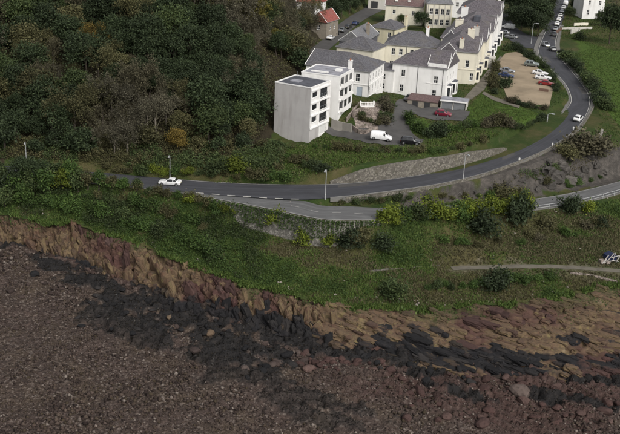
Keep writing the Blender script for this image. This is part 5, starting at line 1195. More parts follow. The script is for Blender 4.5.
for px, py, k, sh_ in WANT:
    best = min(flat_w, key=lambda q: (q[2][3] - px) ** 2 + (q[2][4] - py) ** 2 + (1e6 if (q[0], q[1]) in choice else 0)); choice[(best[0], best[1])] = (k, sh_)
nrow = {0: 'front', 1: 'second', 2: 'third', 3: 'fourth', 4: 'fifth', 5: 'sixth', 6: 'seventh', 7: 'eighth', 8: 'ninth', 9: 'tenth', 10: 'eleventh', 11: 'twelfth', 12: 'thirteenth', 13: 'fourteenth', 14: 'fifteenth', 15: 'sixteenth', 16: 'seventeenth', 17: 'eighteenth', 18: 'nineteenth', 19: 'twentieth'}
for ri, i, t in flat_w:
    x, y, z, px, py = t
    nz = float(fbm(np.array([x * .06]), np.array([y * .06]), 17)[0]) + random.uniform(-.16, .16) + .04 * max(0, 1 - ri / 6.)
    k, sh_ = choice.get((ri, i)) or (('evergreen', 'leafy') if nz < .40 else ('green', 'leafy') if nz < .50 else ('olive', 'leafy') if nz < .56 else ('olive', 'bare') if nz < .61 else ('brown', 'bare') if nz < .72 else ('grey', 'bare'))
    if k == 'green' and random.random() < .4: k = 'evergreen'
    pr = random.choice((TALLBUSH if ri == 0 and k != 'orange' else LEAFY) if sh_ == 'leafy' else BARE); s = random.choice((random.uniform(.6, .85), random.uniform(.8, 1.1), random.uniform(1.05, 1.3))) * ((1.25 if pr in TALLBUSH else .8) if ri == 0 else 1)
    plant('broadleaf_tree' if sh_ == 'leafy' else 'bare_tree', pr, (x, y, z), s, k, '%s tree, %s from the left in the %s row of the hillside wood' % (KINDWORD[k], ordinal(i), nrow[ri]), 'tree', 'trees of the hillside wood', bark='bark_pale' if k == 'grey' else 'bark')

# single trees round the town and by the road
def tree_at(px, py, s, kind, label, protos=LEAFY, group=None, sz=None): 
    return plant('broadleaf_tree', random.choice(protos), on(px, py), s, kind, label, 'tree', group, sz=sz)
for i, (px, py, s, k) in enumerate([(513, 27, 1.1, 'evergreen'), (521, 31, 1.2, 'evergreen'), (530, 35, 1.2, 'evergreen'), (537, 37, 1.0, 'evergreen'), (517, 20, 1.4, 'evergreen'), (527, 25, 1.5, 'evergreen'), (537, 28, 1.4, 'evergreen'), (543, 25, 1.1, 'green'), (510, 12, 1.3, 'evergreen'), (522, 14, 1.5, 'green'), (533, 17, 1.5, 'evergreen'), (543, 15, 1.3, 'evergreen'), (503, 8, 1.2, 'evergreen'), (516, 5, 1.4, 'evergreen'), (529, 6, 1.5, 'green'), (546, 6, 1.3, 'evergreen')]):
    tree_at(px, py, s, k, '%s tree, %s from the junction in the clump left of the far road' % (KINDWORD[k], ordinal(i)), group='dark trees by the far junction')
for i, (px, py, s, k) in enumerate([(333, 24, .9, 'evergreen'), (341, 19, 1.0, 'evergreen'), (349, 14, 1.0, 'evergreen'), (357, 10, .9, 'green'), (364, 5, .9, 'evergreen'), (334, 14, 1.0, 'evergreen'), (344, 7, 1.0, 'green'), (354, 2, 1.0, 'evergreen')]):
    tree_at(px, py, s, k, '%s tree, %s up the left side of the back street' % (KINDWORD[k], ordinal(i)), group='trees by the back street')
tree_at(609, 44, 1.25, 'evergreen', 'big dark tree standing in the top right corner of the field', sz=1.25); tree_at(618, 27, .9, 'brown', 'brown tree behind the big dark tree at the right edge', BARE); tree_at(600, 26, .7, 'green', 'small tree at the foot of the tall white house'); tree_at(616, 10, .9, 'grey', 'bare tree beside the brown roofed house at the right edge', BARE)
tree_at(393, 22, .68, 'evergreen', 'round dark tree in front of the brown tiled house', TALLBUSH, sz=1.0).scale = (1.5, 1.5, 1.35)
tree_at(421, 30, .8, 'evergreen', 'dark tree between the two far cream houses'); tree_at(401, 26, .5, 'green', 'small dark tree behind the yellow house'); tree_at(569, 20, .6, 'green', 'small tree beside the line of parked cars'); tree_at(574, 12, .7, 'evergreen', 'dark tree left of the tall white house')
scr = [(-10, 192, .95, 'evergreen'), (2, 186, .9, 'green'), (8, 196, 1.2, 'evergreen'), (18, 190, 1.3, 'bramble'), (24, 184, .8, 'evergreen'), (32, 194, 1.3, 'green'), (40, 187, .75, 'evergreen'), (47, 193, 1.4, 'bramble'), (55, 187, 1.25, 'green'), (62, 190, 1.2, 'lime'), (70, 186, 1.1, 'bramble'), (78, 190, 1.1, 'green'), (88, 187, .9, 'olive'), (99, 188, .8, 'bramble'), (5, 207, 1.0, 'green'), (25, 205, 1.0, 'bramble'), (112, 189, .65, 'olive'), (124, 190, .6, 'bramble'), (137, 191, .55, 'green')]
for i, (px, py, s, k) in enumerate(sorted(scr)):
    tree_at(px, py, s, k, '%s bushy tree, %s from the left of those screening the road' % (KINDWORD[k], ordinal(i)), LEAFY if s < 1 and k == 'evergreen' else TALLBUSH, 'trees screening the left end of the road')

def shrub_at(px, py, r, kind, label, group=None, sz=1., name='shrub'):
    q = r / 1.25; return plant(name, random.choice(SHRUB), on(px, py), (q * random.uniform(.8, 1.35), q * random.uniform(.75, 1.2), q * sz * random.uniform(.75, 1.1)), kind, label, 'shrub', group, ('stem', 'foliage'))
for px, py, r, k, lab in [(482, 233, 2.7, 'evergreen', 'large round dark bush, left one of the pair below the lower road'), (517, 225, 3.2, 'evergreen', 'largest dark bush, right one of the pair below the lower road'), (382, 249, 2.1, 'evergreen', 'dark upright bush at the right end of the retaining wall'), (349, 247, 2.2, 'evergreen', 'dark bush in front of the retaining wall, left of the upright one'),
                          (498, 290, 2.3, 'evergreen', 'round dark bush just below the coast path'), (391, 297, 2.5, 'green', 'wide green bush alone on the cliff-top grass'), (569, 213, 2.0, 'evergreen', 'dark bush beside the yellow green one at the lower road'), (586, 211, 1.9, 'lime', 'bright yellow green bush at the lower road railing'),
                          (278, 228, 1.7, 'lime', 'yellow green bush hanging over the retaining wall, leftmost of three'), (305, 240, 1.8, 'lime', 'yellow green bush hanging over the retaining wall, middle of three'), (330, 242, 1.8, 'lime', 'yellow green bush hanging over the retaining wall, rightmost of three'), (362, 242, 1.6, 'olive', 'olive bush between the two dark bushes at the wall end'),
                          (582, 153, 3.4, 'brown', 'big brown thicket on the rocks outside the bend'), (600, 150, 2.4, 'brown', 'smaller brown thicket right of the big one outside the bend'), (566, 158, 2.0, 'olive', 'olive bush on the rocks below the parapet'), (505, 88, 1.6, 'evergreen', 'round dark clipped bush in the car park beside the blue car'),
                          (235, 170, 2.2, 'lime', 'bright yellow green bush at the edge of the wood above the road'), (219, 172, 1.8, 'green', 'green bush left of the bright one at the wood edge'), (260, 178, 1.6, 'olive', 'olive bush right of the bright one at the wood edge'), (322, 172, 1.3, 'evergreen', 'dark bush behind the island street lamp'), (545, 228, 1.6, 'olive', 'olive bush right of the large dark pair'), (600, 226, 1.5, 'evergreen', 'small dark bush on the slope near the right edge'), (579, 40, 1.6, 'evergreen', 'dark bush at the top corner of the field')]:
    shrub_at(px, py, r, k, lab, sz=1.15 if k == 'evergreen' else 1.)
def shrub_row(pts, kinds, r, place, group, n=None, jit=1.0, sz=1.):
    """bushes along a line of photograph points, named in order from the first point"""
    d = np.r_[0, np.cumsum([math.dist(a, b) for a, b in zip(pts, pts[1:])])]; n = n or len(pts); P = np.array(pts, float); out = []
    for i in range(n):
        t = d[-1] * (i + .5) / n; px = np.interp(t, d, P[:, 0]) + random.uniform(-jit, jit); py = np.interp(t, d, P[:, 1]) + random.uniform(-jit, jit) * .5; k = random.choice(kinds)
        out.append(shrub_at(px, py, r * random.uniform(.6, 1.35), k, '%s bush, %s %s' % (KINDWORD[k], ordinal(i), place), group, sz))
shrub_row([(424, 219), (452, 218), (478, 216), (500, 213), (528, 210)], ['lime', 'lime', 'bramble'], 1.7, 'from the left in the lower road hedge', 'hedge bushes along the lower road', 16, sz=1.05)
shrub_row([(386, 223), (400, 221), (424, 219.5)], ['bramble', 'lime', 'green'], 1.35, 'from the left, right of the retaining wall', 'verge bushes right of the wall', 7, sz=1.2)
shrub_row([(185, 200), (215, 208), (250, 216), (300, 231), (335, 238)], ['bramble', 'lime', 'bramble', 'lime'], 1.0, 'from the left against the retaining wall', 'bushes at the retaining wall', 13, 1.5)
shrub_row([(98, 186), (130, 190), (160, 194), (200, 203), (225, 212)], ['bramble', 'green', 'bramble', 'olive'], 1.0, 'from the left along the left seaward verge', 'verge bushes at the left', 12, 2)
shrub_row([(335, 203), (370, 203), (410, 201), (450, 198), (500, 193)], ['bramble', 'olive', 'green', 'green'], .85, 'from the left on the bank between the two roads', 'bushes between the two roads', 12, 4)
shrub_row([(540, 182), (575, 186), (600, 176)], ['bramble', 'olive', 'brown'], .9, 'from the left among the rocks by the lower road', 'bushes among the rocks', 7, 4)
shrub_row([(500, 198), (530, 196), (480, 200)], ['bramble', 'olive'], 1.5, 'below the rock face by the lower road', 'bushes below the rock face', 6, 2)
shrub_row([(560, 52), (566, 62), (578, 72), (590, 85), (600, 100), (606, 112)], ['evergreen', 'evergreen', 'green'], 1.5, 'from the top between main road and field', 'hedge between road and field', 20, .8)
shrub_row([(529, 57), (545, 68), (554, 80), (556, 93)], ['evergreen', 'green'], .95, 'from the top in the hedge behind the parked cars', 'hedge behind the car park', 15, .4)
shrub_row([(505, 51), (516, 49), (527, 56)], ['evergreen', 'green'], 1.3, 'from the left at the top of the car park', 'bushes at the top of the car park', 7, .8)
shrub_row([(497, 64), (494, 75), (493, 86), (494, 96)], ['green', 'evergreen', 'olive'], 1.15, 'from the top between terrace and car park', 'bushes between terrace and car park', 9, 1.)
shrub_row([(508, 102), (530, 108), (546, 110)], ['evergreen', 'brown'], .8, 'from the left in the near hedge of the car park', 'near hedge of the car park', 9, .4)
shrub_row([(545, 116), (534, 123), (522, 129), (510, 129)], ['evergreen', 'green'], .9, 'from the right in the hedge round the lawn corner', 'hedge round the lawn corner', 10, .4)
shrub_row([(484, 127), (497, 124), (508, 127)], ['brown', 'olive'], 1.5, 'from the left at the front of the lawn', 'brown bushes at the front of the lawn', 6, 1.2)
shrub_row([(407, 118), (411, 128), (425, 134), (440, 132), (460, 130), (474, 126)], ['bramble', 'green', 'bramble'], 1.15, 'from the left in the garden hedge below the garage', 'garden hedge below the garage', 15, .8)
shrub_row([(430, 139), (434, 137), (441, 138)], ['evergreen'], 1.5, 'from the left in front of the garden hedge', 'dark bushes before the garden hedge', 3, .6)
shrub_row([(382, 98), (390, 108), (388, 118), (380, 126)], ['olive', 'green', 'brown', 'evergreen'], 1.15, 'from the top in the villa garden beside the drive', 'villa garden bushes', 12, 3)
shrub_row([(355, 104), (358, 112), (365, 122), (374, 123)], ['green', 'olive'], .8, 'from the top among the garden walls of the villa', 'bushes among the garden walls', 7, 1.5)
shrub_row([(312, 146), (330, 148), (350, 152), (380, 153), (410, 155), (440, 152), (470, 146), (495, 138)], ['bramble', 'olive', 'green', 'olive'], .9, 'from the left on the bank above the stone wall', 'bushes above the stone wall', 18, 3.5)
shrub_row([(262, 148), (282, 155), (300, 164), (320, 168)], ['olive', 'bramble', 'green'], 1.2, 'from the left on the slope below the grey flats', 'bushes below the grey flats', 9, 6)
shrub_row([(100, 168), (140, 172), (180, 175), (230, 178), (290, 180)], ['olive', 'lime', 'green', 'bramble'], 1.1, 'from the left along the foot of the wood', 'bushes along the foot of the wood', 16, 1.5)
shrub_row([(20, 200), (60, 205), (100, 215), (140, 228), (180, 240), (215, 258)], ['bramble', 'bramble', 'green'], 1.25, 'from the left above the left cliff', 'bushes on the left slope', 22, 7)
shrub_row([(90, 195), (130, 205), (170, 216), (210, 228)], ['bramble', 'green', 'olive'], 1.2, 'from the left on the middle of the left slope', 'bushes on the middle of the left slope', 15, 6)
shrub_row([(420, 290), (450, 288), (480, 286), (520, 282), (555, 278)], ['bramble', 'green', 'bramble'], 1.0, 'from the left below the coast path', 'bushes below the coast path', 14, 3.5)
shrub_row([(430, 245), (480, 246), (530, 240), (580, 235), (612, 225)], ['olive', 'bramble', 'brown'], .9, 'from the left on the slope above the coast path', 'bushes above the coast path', 12, 8)
shrub_row([(420, 62), (430, 60)], ['green'], .8, 'in the yard between the cream houses', 'bushes between the cream houses', 2)

# ground cover nobody could count
def scatter(poly_world, n, rg):
    P = np.array(poly_world); lo, hi = P.min(0), P.max(0); out = []
    q = rg.random((int(n * 3.2), 2)) * (hi - lo) + lo; q = q[inside(poly_world, q[:, 0], q[:, 1])][:n]; return q
def tufts(name, pts, kind, hmin, hmax, wid, rg, label, blades=3):
    """blade tufts"""
    z = hgt(pts[:, 0], pts[:, 1]); n = len(pts) * blades; base = np.repeat(np.c_[pts, z], blades, 0) + np.c_[rg.normal(size=(n, 2)) * wid * .6, np.zeros(n)]
    a = rg.random(n) * 6.283; hh = hmin + (hmax - hmin) * rg.random(n); d = np.c_[np.cos(a), np.sin(a), np.zeros(n)] * wid * .5; tip = base + np.c_[rg.normal(size=(n, 2)) * hh[:, None] * .45, hh]
    V = np.stack([base - d - [0, 0, .05], base + d - [0, 0, .05], tip], 1).reshape(-1, 3); o = ob(name, mesh_np(name, V, np.arange(3 * n).reshape(n, 3)), LEAF[kind]); tag(o, label, kind='stuff'); o['category'] = 'grass' if 'grass' in name else 'undergrowth'; return o
def leafcover(name, pts, kind, hmax, leaf, rg, label, per=4):
    z = hgt(pts[:, 0], pts[:, 1]); n = len(pts) * per; mound = fbm(np.repeat(pts[:, 0], per) * .7, np.repeat(pts[:, 1], per) * .7, 77, 3)
    c = np.repeat(np.c_[pts, z], per, 0) + np.c_[rg.normal(size=(n, 2)) * .25, rg.random(n) * hmax * np.clip(mound * 2.2 - .5, .1, 1.4)]
    V, F_ = quads(c, leaf * (.6 + .8 * rg.random(n)), rg, .5); o = ob(name, mesh_np(name, V, F_), LEAF[kind]); tag(o, label, kind='stuff'); o['category'] = 'undergrowth'; return o
rg = np.random.default_rng(5)
slope = [(float(x), float(top_y(np.array([x]))[0]) + .2) for x in np.arange(-72, 73, 2.)] + [tuple(p[:2]) for p in ((72, 216), (60, 208), (45, 198), (28, 188), (12, 182), (0, 181), (-10, 184), (-20, 188), (-45, 192), (-72, 194))]
S_ = scatter(slope, 56000, rg); e_, _ = road_level(S_[:, 0], S_[:, 1]); S_ = S_[e_ > .2]
dtop = S_[:, 1] - top_y(S_[:, 0])
green_mask = fbm(S_[:, 0] * .11, S_[:, 1] * .11, 23) + .22 * (1 - sstep(-14, -4, S_[:, 0])) + .16 * (1 - sstep(7, 11, dtop)) * sstep(1, 3, dtop) * (1 - sstep(8, 22, S_[:, 0])) - .06 * sstep(10, 20, S_[:, 0]) + (rg.random(len(S_)) - .5) * .12
tufts('grass', S_[green_mask > .47], 'grass', .12, .38, .22, rg, 'rough green grass on the slope above the cliff')
tufts('dry_grass', S_[green_mask <= .50], 'dry', .12, .40, .22, rg, 'dry straw coloured grass on the slope above the cliff')
bp = S_[green_mask > .60]; leafcover('brambles', bp, 'bramble', .75, .12, rg, 'low brambles and ivy over the slope above the cliff', 6)
fx = rg.uniform(-70, 70, 5200); fq = np.c_[fx, top_y(fx) + rg.normal(size=5200) * .45]; tufts('grass', fq[fbm(fx * .4, fx * 0, 48) > .42], 'grass', .15, .5, .3, rg, 'grass fringe hanging over the cliff edge', 4)
sel = np.argwhere((TT < .34 * np.clip(fbm(CX * .16, zz * .2, 49) * 2.4 - .75, 0, 1)) & (np.abs(CX) < 68)); sel = sel[rg.integers(0, len(sel), 16000)]; pt = np.c_[CX[sel[:, 0], sel[:, 1]], yy[sel[:, 0], sel[:, 1]], zz[sel[:, 0], sel[:, 1]]] + rg.normal(size=(16000, 3)) * .14
V, F_ = quads(pt, .07 + .09 * rg.random(len(pt)), rg, .3); o = ob('brambles', mesh_np('brambles', V, F_), LEAF['bramble']); tag(o, 'plants spilling over the rim of the cliff', kind='stuff'); o['category'] = 'undergrowth'
lp = S_[(S_[:, 0] < -13 + 6 * rg.random(len(S_))) & (fbm(S_[:, 0] * .22, S_[:, 1] * .22, 50) > .47)]; leafcover('brambles', lp, 'green', 1.9, .13, rg, 'tall bramble thickets on the left slope', 6)
# ivy over the top of the retaining wall and scrub along the foot of the wood
iv = []
for k in range(len(bs)):
    hang = .1 + 1.1 * float(fbm(np.array([k * .33]), np.array([1.7]), 45, 3)[0])
    for _ in range(int(330 * hang)):
        iv.append((bs[k][0] + random.uniform(-.35, .35), bs[k][1] - random.uniform(.48, .82), bs[k][2] + hs_[k] + .12 - random.random() ** 1.5 * hs_[k] * hang * .95))
V, F_ = quads(np.array(iv), .08 + .1 * rg.random(len(iv)), rg, .2); o = ob('ivy', mesh_np('ivy', V, F_), LEAF['bramble']); tag(o, 'ivy hanging over the top of the tall retaining wall', kind='stuff'); o['category'] = 'ivy'
fw = np.c_[rg.uniform(-80, -6, 7000), np.zeros(7000)]; fw[:, 1] = 194.5 + rg.random(7000) ** 1.4 * 9; e_, _ = road_level(fw[:, 0], fw[:, 1]); fw = fw[e_ > 1.2]; kk = fbm(fw[:, 0] * .2, fw[:, 1] * .2, 47)
leafcover('undergrowth', fw[kk > .5], 'olive', 2.4, .15, rg, 'olive scrub along the foot of the wood', 9); leafcover('undergrowth', fw[kk <= .5], 'green', 2.2, .15, rg, 'green scrub along the foot of the wood', 9)
wp = scatter([(-84, 198), (-14, 200), (-9, 222), (-4, 262), (-2, 300), (-84, 300)], 16000, rg); leafcover('undergrowth', wp, 'olive', 1.4, .2, rg, 'olive undergrowth on the floor of the wood', 5)
bank = zone([(215, 183), (300, 181), (335, 172), (370, 162), (430, 157), (500, 138), (470, 128), (430, 138), (424, 146), (370, 147), (325, 136), (308, 146), (262, 140), (240, 160)])
bk = scatter(bank, 9000, rg); tufts('grass', bk, 'grass', .15, .5, .25, rg, 'rough grass on the bank above the stone wall'); leafcover('brambles', bk[::3], 'olive', .5, .13, rg, 'low brambles on the bank above the stone wall', 4)
mid_ = zone([(335, 202), (400, 194), (460, 184), (540, 160), (580, 150), (610, 160), (615, 178), (560, 191), (500, 198), (400, 206), (345, 205)])
md = scatter(mid_, 5000, rg); e_, _ = road_level(md[:, 0], md[:, 1]); md = md[e_ > .8]; tufts('dry_grass', md, 'dry', .1, .35, .2, rg, 'thin dry grass on the bank between the roads'); 
mg = md[fbm(md[:, 0] * .15, md[:, 1] * .15, 29) > .5]; leafcover('brambles', mg, 'bramble', 1.0, .13, rg, 'brambles on the bank between the roads', 8)
mv = scatter(zone([(328, 203), (370, 199), (420, 196), (480, 190), (520, 190), (500, 199), (440, 205), (385, 207), (345, 206)]), 2600, rg); e_, _ = road_level(mv[:, 0], mv[:, 1]); mv = mv[e_ > .6]; leafcover('brambles', mv, 'green', 1.1, .12, rg, 'dark scrub on the verge behind the traffic island', 8)
op = scatter([(-8, 196), (30, 200), (60, 222), (75, 232), (110, 240), (118, 330), (100, 400), (20, 330), (0, 300), (-6, 260), (8, 240)], 62000, rg); e_, _ = road_level(op[:, 0], op[:, 1]); keep = e_ > 1.
for P in PAVED: keep &= ~inside(P, op[:, 0], op[:, 1])
tufts('grass', op[keep], 'grass', .06, .28, .24, rg, 'short rough grass round the houses and verges', 3)
yard = [(10, 240), (60, 240), (66, 300), (62, 330), (20, 330), (-2, 300)]
for z_, k_, lab in ((Z_LAWN[0], 'grass', 'mown grass of the lawn above the bend'), (Z_LAWN[2], 'grass', 'mown grass of the field at the right')):
    q = scatter(z_, 9000, rg); tufts('grass', q, k_, .03, .12, .2, rg, lab, 2)

# ------------------------------------------------------------------ loose rock
def rock_proto(seed, flat_=.6, sub=2, sharp=.35):
    bm = bmesh.new(); bmesh.ops.create_icosphere(bm, subdivisions=sub, radius=1.); r = np.random.default_rng(seed); pl = r.normal(size=(7, 3)); pl /= np.linalg.norm(pl, axis=1)[:, None]; off = .62 + .3 * r.random(7)
    for v in bm.verts:
        p = np.array(v.co)
        for a, o in zip(pl, off):
            d = p @ a - o
            if d > 0: p = p - a * d
        p = p * (1 + sharp * .25 * (r.random() - .5)); v.co = (p[0], p[1], p[2] * flat_)
    me = bpy.data.meshes.new('boulder'); bm.to_mesh(me); bm.free(); return me
def rockmat(name, cols):
    m, t, b = mat(name, .9, .2); oi = N(t, 'ShaderNodeObjectInfo'); geo = N(t, 'ShaderNodeNewGeometry')
    mm = math_(t, 'FRACT', math_(t, 'ADD', oi.outputs['Random'], geo.outputs['Random Per Island'])); c = ramp(t, mm, [(k / (len(cols) - 1), c_) for k, c_ in enumerate(cols)]); n2 = noise(t, 3., 5, .75)
    c = mix(t, c, g3(cols[0], .5), ramp(t, n2, [(.45, (0, 0, 0)), (.75, (.8, .8, .8))])); t.links.new(c, b.inputs['Base Color']); bump(t, b, n2, .6, .1); return m
M['rock_brown'] = rockmat('rock_brown', [(.035, .025, .022), (.062, .044, .038), (.045, .033, .03), (.10, .076, .066)])
M['rock_tan'] = rockmat('rock_tan', [(.08, .052, .033), (.13, .092, .054), (.095, .062, .042), (.165, .125, .082)])
M['rock_red'] = rockmat('rock_red', [(.034, .019, .017), (.068, .039, .034), (.05, .029, .026), (.10, .065, .056)])
M['rock_black'] = rockmat('rock_black', [(.008, .008, .009), (.018, .017, .018), (.012, .012, .013), (.03, .027, .026)])
M['rock_grey'] = rockmat('rock_grey', [(.04, .037, .033), (.075, .069, .062), (.055, .05, .046), (.11, .10, .09)])
M['rock_pale'] = rockmat('rock_pale', [(.16, .14, .12), (.26, .23, .20), (.2, .18, .15), (.34, .31, .27)])
ROCK = [rock_proto(500 + i, .5 + .1 * (i % 4)) for i in range(8)]
for me in ROCK: me.materials.append(None)
def beach_on(px, py, z0=-13.5):
    z = z0
    for _ in range(6): x, y = at(px, py, z); z = float(beach_h(np.array([x]), np.array([y]))[0])
    return x, y, z
def rock(name, loc, s, m, parent=None, pool=None):
    o = bpy.data.objects.new(name, random.choice(pool or ROCK)); C.objects.link(o); o.location = loc; o.scale = s; o.rotation_euler = (random.uniform(-.25, .25), random.uniform(-.25, .25), random.random() * 6.28)
    o.material_slots[0].link = 'OBJECT'; o.material_slots[0].material = M[m]
    if parent: o.parent = parent
    return o
BOULD = [(35, 275, 1.0, 'black', 'dark rounded boulder alone on the upper left beach'), (520, 393, 1.7, 'brown', 'large rounded boulder among the red rocks at lower right'), (245, 370, .9, 'brown', 'brown boulder in front of the long black weed bed'), (170, 318, .7, 'tan', 'light brown boulder in the gap of the black beds'), (176, 328, .7, 'brown', 'brown boulder below the light one in the gap of the black beds'), (160, 326, .6, 'brown', 'small brown boulder left of the pair in the gap of the black beds'), (10, 292, .8, 'brown', 'boulder at the left edge of the beach'), (210, 334, .8, 'tan', 'light brown boulder at the foot of the cliff buttress'), (195, 352, 1.1, 'brown', 'wide low boulder between the two black beds')]
for px, py, s, k, lab in BOULD:
    x, y, z = beach_on(px, py); o = rock('boulder', (x, y, z + s * .25), (s * 1.1, s * .9, s), 'rock_' + k); tag(o, lab, 'boulder')
zones_b = [((300, 395), (345, 372), 'red', 46, 'reddish rock, %s from the left below the middle of the cliff', 'reddish rocks below the middle of the cliff', .35, .95), ((395, 620), (375, 425), 'red', 70, 'reddish brown rock, %s from the left on the lower right shore', 'rocks on the lower right shore', .4, 1.1), ((200, 320), (340, 368), 'brown', 34, 'grey brown rock, %s from the left between the black weed beds', 'rocks between the black beds', .3, .75), ((60, 240), (285, 340), 'black', 60, 'black weedy rock, %s from the left below the left cliff', 'black rocks below the left cliff', .35, .8), ((240, 620), (340, 385), 'black', 60, 'black weedy rock, %s from the left below the right cliff', 'black rocks below the right cliff', .4, 1.0), ((0, 200), (262, 330), 'brown', 30, 'grey brown rock, %s from the left on the open left beach', 'rocks on the left beach', .3, .6)]
for (x0, x1), (y0, y1), k, n, lab, grp, s0, s1 in zones_b:
    c = 0; made = []
    while c < n:
        px, py = random.uniform(x0, x1), random.uniform(y0, y1)
        if k == 'red' and py < 345 + (px - 310) * .13: py += 12
        x, y, z = beach_on(px, py); d0 = float(foot_y(np.array([x]))[0]) - y
        if d0 < -1: c += .34; continue
        b0_ = float(bed_field(np.array([x]), np.array([y]))[0])
        if k == 'black' and b0_ < -.1 and d0 > 3: c += .05; continue
        if k != 'black' and b0_ > .12: c += .05; continue
        s = s0 + (s1 - s0) * random.random() ** 2; o = rock('rock', (x, y, z + s * .2 + .1), (s * random.uniform(.9, 1.5), s * random.uniform(.7, 1.), s * random.uniform(.7, 1.1)), 'rock_' + k); tag(o, None, 'rock', grp); made.append((px, o)); c += 1
    for q_, (px, o) in enumerate(sorted(made, key=lambda t: t[0])): o['label'] = lab % ordinal(q_)
# tilted slabs of the right-hand cliff, each lying in the beds of the rock
def slab_proto(seed):
    r = np.random.default_rng(seed); bm = bmesh.new(); bmesh.ops.create_cube(bm, size=2.); bmesh.ops.subdivide_edges(bm, edges=bm.edges, cuts=2, use_grid_fill=True); bmesh.ops.bevel(bm, geom=[e for e in bm.edges if e.calc_face_angle(0) > 1], offset=.22, segments=1, affect='EDGES')
    sk = r.normal(size=2) * .25
    for v in bm.verts: p = v.co; v.co = (p.x + sk[0] * p.y + r.normal() * .10, p.y + sk[1] * p.x * .4 + r.normal() * .12, p.z + r.normal() * .14)
    me = bpy.data.meshes.new('rock_slab'); bm.to_mesh(me); bm.free(); me.materials.append(None); return me
SLAB = [slab_proto(700 + i) for i in range(6)]
MP = []
for me in SLAB: MP.append((np.array([tuple(v.co) for v in me.vertices]), [tuple(p.vertices) for p in me.polygons]))
blocks = []; rb = np.random.default_rng(77)
def put_block(i, j):
    p = np.array([CX[i, j], yy[i, j], zz[i, j]]); lf = left[i, j]; dy_, dz_ = fy[i, j] - ty[i, j], zf[i, j] - zt[i, j]; sl_ = math.hypot(dy_, dz_); dn_ = np.array([0, dy_ / sl_, dz_ / sl_])
    if lf < .5:                                                        # slabs dipping along the beds
        Lx = np.array([1., 0, 0]) + .42 * dn_ + rb.normal(size=3) * .05; Lx /= np.linalg.norm(Lx); up_ = np.array([0, dn_[2], -dn_[1]]); up_ = up_ if up_[2] > 0 else -up_
        tl = rb.uniform(.05, .5); nrm = up_ * math.cos(tl) - dn_ * math.sin(tl); sz = np.array([rb.uniform(.55, 1.0) + 1.3 * rb.random() ** 3, rb.uniform(.35, .75), rb.uniform(.22, .5)]) * rb.uniform(.7, 1.15)
    else:                                                              # upright blocks of the buttresses
        Lx = np.array([rb.normal() * .22 - .18, .05 + rb.normal() * .15, 1.]); Lx /= np.linalg.norm(Lx); ya = rb.normal() * .5 - .25; nrm = np.array([math.sin(ya) + (dy_ * 0), -math.cos(ya), 0.]); sz = np.array([rb.uniform(.7, 1.3) + 1.7 * rb.random() ** 2, rb.uniform(.40, .85), rb.uniform(.35, .55)]) * rb.uniform(.7, 1.2); p[2] = min(p[2], zt[i, j] - sz[0] * .95 - .15); p = p - nrm * sz[2] * .28; sz[0] *= rb.uniform(.6, 1.)
    nrm = nrm - (nrm @ Lx) * Lx; nrm /= np.linalg.norm(nrm); Ly = np.cross(nrm, Lx); k = rb.integers(0, len(MP))
    return (p - nrm * sz[2] * (rb.uniform(.1, .75) if lf < .5 else rb.uniform(.15, .8)), np.stack([Lx, Ly, nrm], 1), sz, k, black[i, j], red[i, j], grassy[i, j])
inx = np.where(np.abs(cxs) < 69)[0]
for _ in range(1750):
    i = int(rb.choice(inx)); j = int(rb.uniform(.06, .97) * (NR - 1))
    if left[i, j] > .5 and rb.random() < .45: continue
    blocks.append(put_block(i, j))
blocks.sort(key=lambda b: -b[2][0] * b[2][1]); big = [b for b in blocks if -2 < b[0][0] < 62][:200] + [b for b in blocks if -62 < b[0][0] < -2][:60]; ids = {id(b) for b in big}; rest = [b for b in blocks if id(b) not in ids]
for p, Rm, sz, k, bl, rd, gs in big:
    o = rock('rock_slab', tuple(p), tuple(sz), 'rock_black' if bl > .5 else 'rock_red' if rd > .4 else 'cliff', cliff, [SLAB[k]]); o.rotation_euler = Matrix(Rm.tolist()).to_euler()
V = []; F_ = []; ZC = []; n0 = 0
for p, Rm, sz, k, bl, rd, gs in rest:
    mv_, mf_ = MP[k]; V.append((mv_ * sz) @ Rm.T + p); F_ += [tuple(q + n0 for q in f) for f in mf_]; n0 += len(mv_); nz_ = rb.normal() * .25; ZC.append(np.tile([min(1, max(0, bl + nz_ * .5)), min(1, max(0, rd + nz_)), gs * .6], (len(mv_), 1)))
me = bpy.data.meshes.new('rock_pieces'); me.from_pydata(np.concatenate(V).tolist(), [], F_); me.update(); vcol(me, 'zones', np.concatenate(ZC)); o = ob('rock_pieces', me, M['cliff'], cliff); o['kind'] = 'stuff'
cutr = []
for px, py, s in [(548, 172, 1.5), (556, 178, 1.9), (563, 170, 1.3), (570, 181, 1.4), (541, 180, 1.0), (551, 186, 1.1), (577, 176, 1.2), (534, 172, .8), (560, 163, 1.2), (548, 163, .9), (585, 170, 1.0), (596, 166, 1.1), (604, 172, .9), (522, 181, .7), (505, 184, .6), (490, 187, .6), (475, 190, .5), (515, 176, .6), (537, 190, .8), (590, 158, .9), (460, 192, .5), (570, 158, 1.0)]:
    x, y, z = on(px, py); o = rock('rock', (x, y, z + .1 * s), (s * 1.05, s * .62, s * .62), 'rock_grey', None, SLAB); cutr.append((px, o)); tag(o, None, 'rock', 'rocks in the bank between the roads')
for q_, (px, o) in enumerate(sorted(cutr, key=lambda t: t[0])): o['label'] = 'grey brown rock, %s from the left in the bank between the roads' % ordinal(q_)
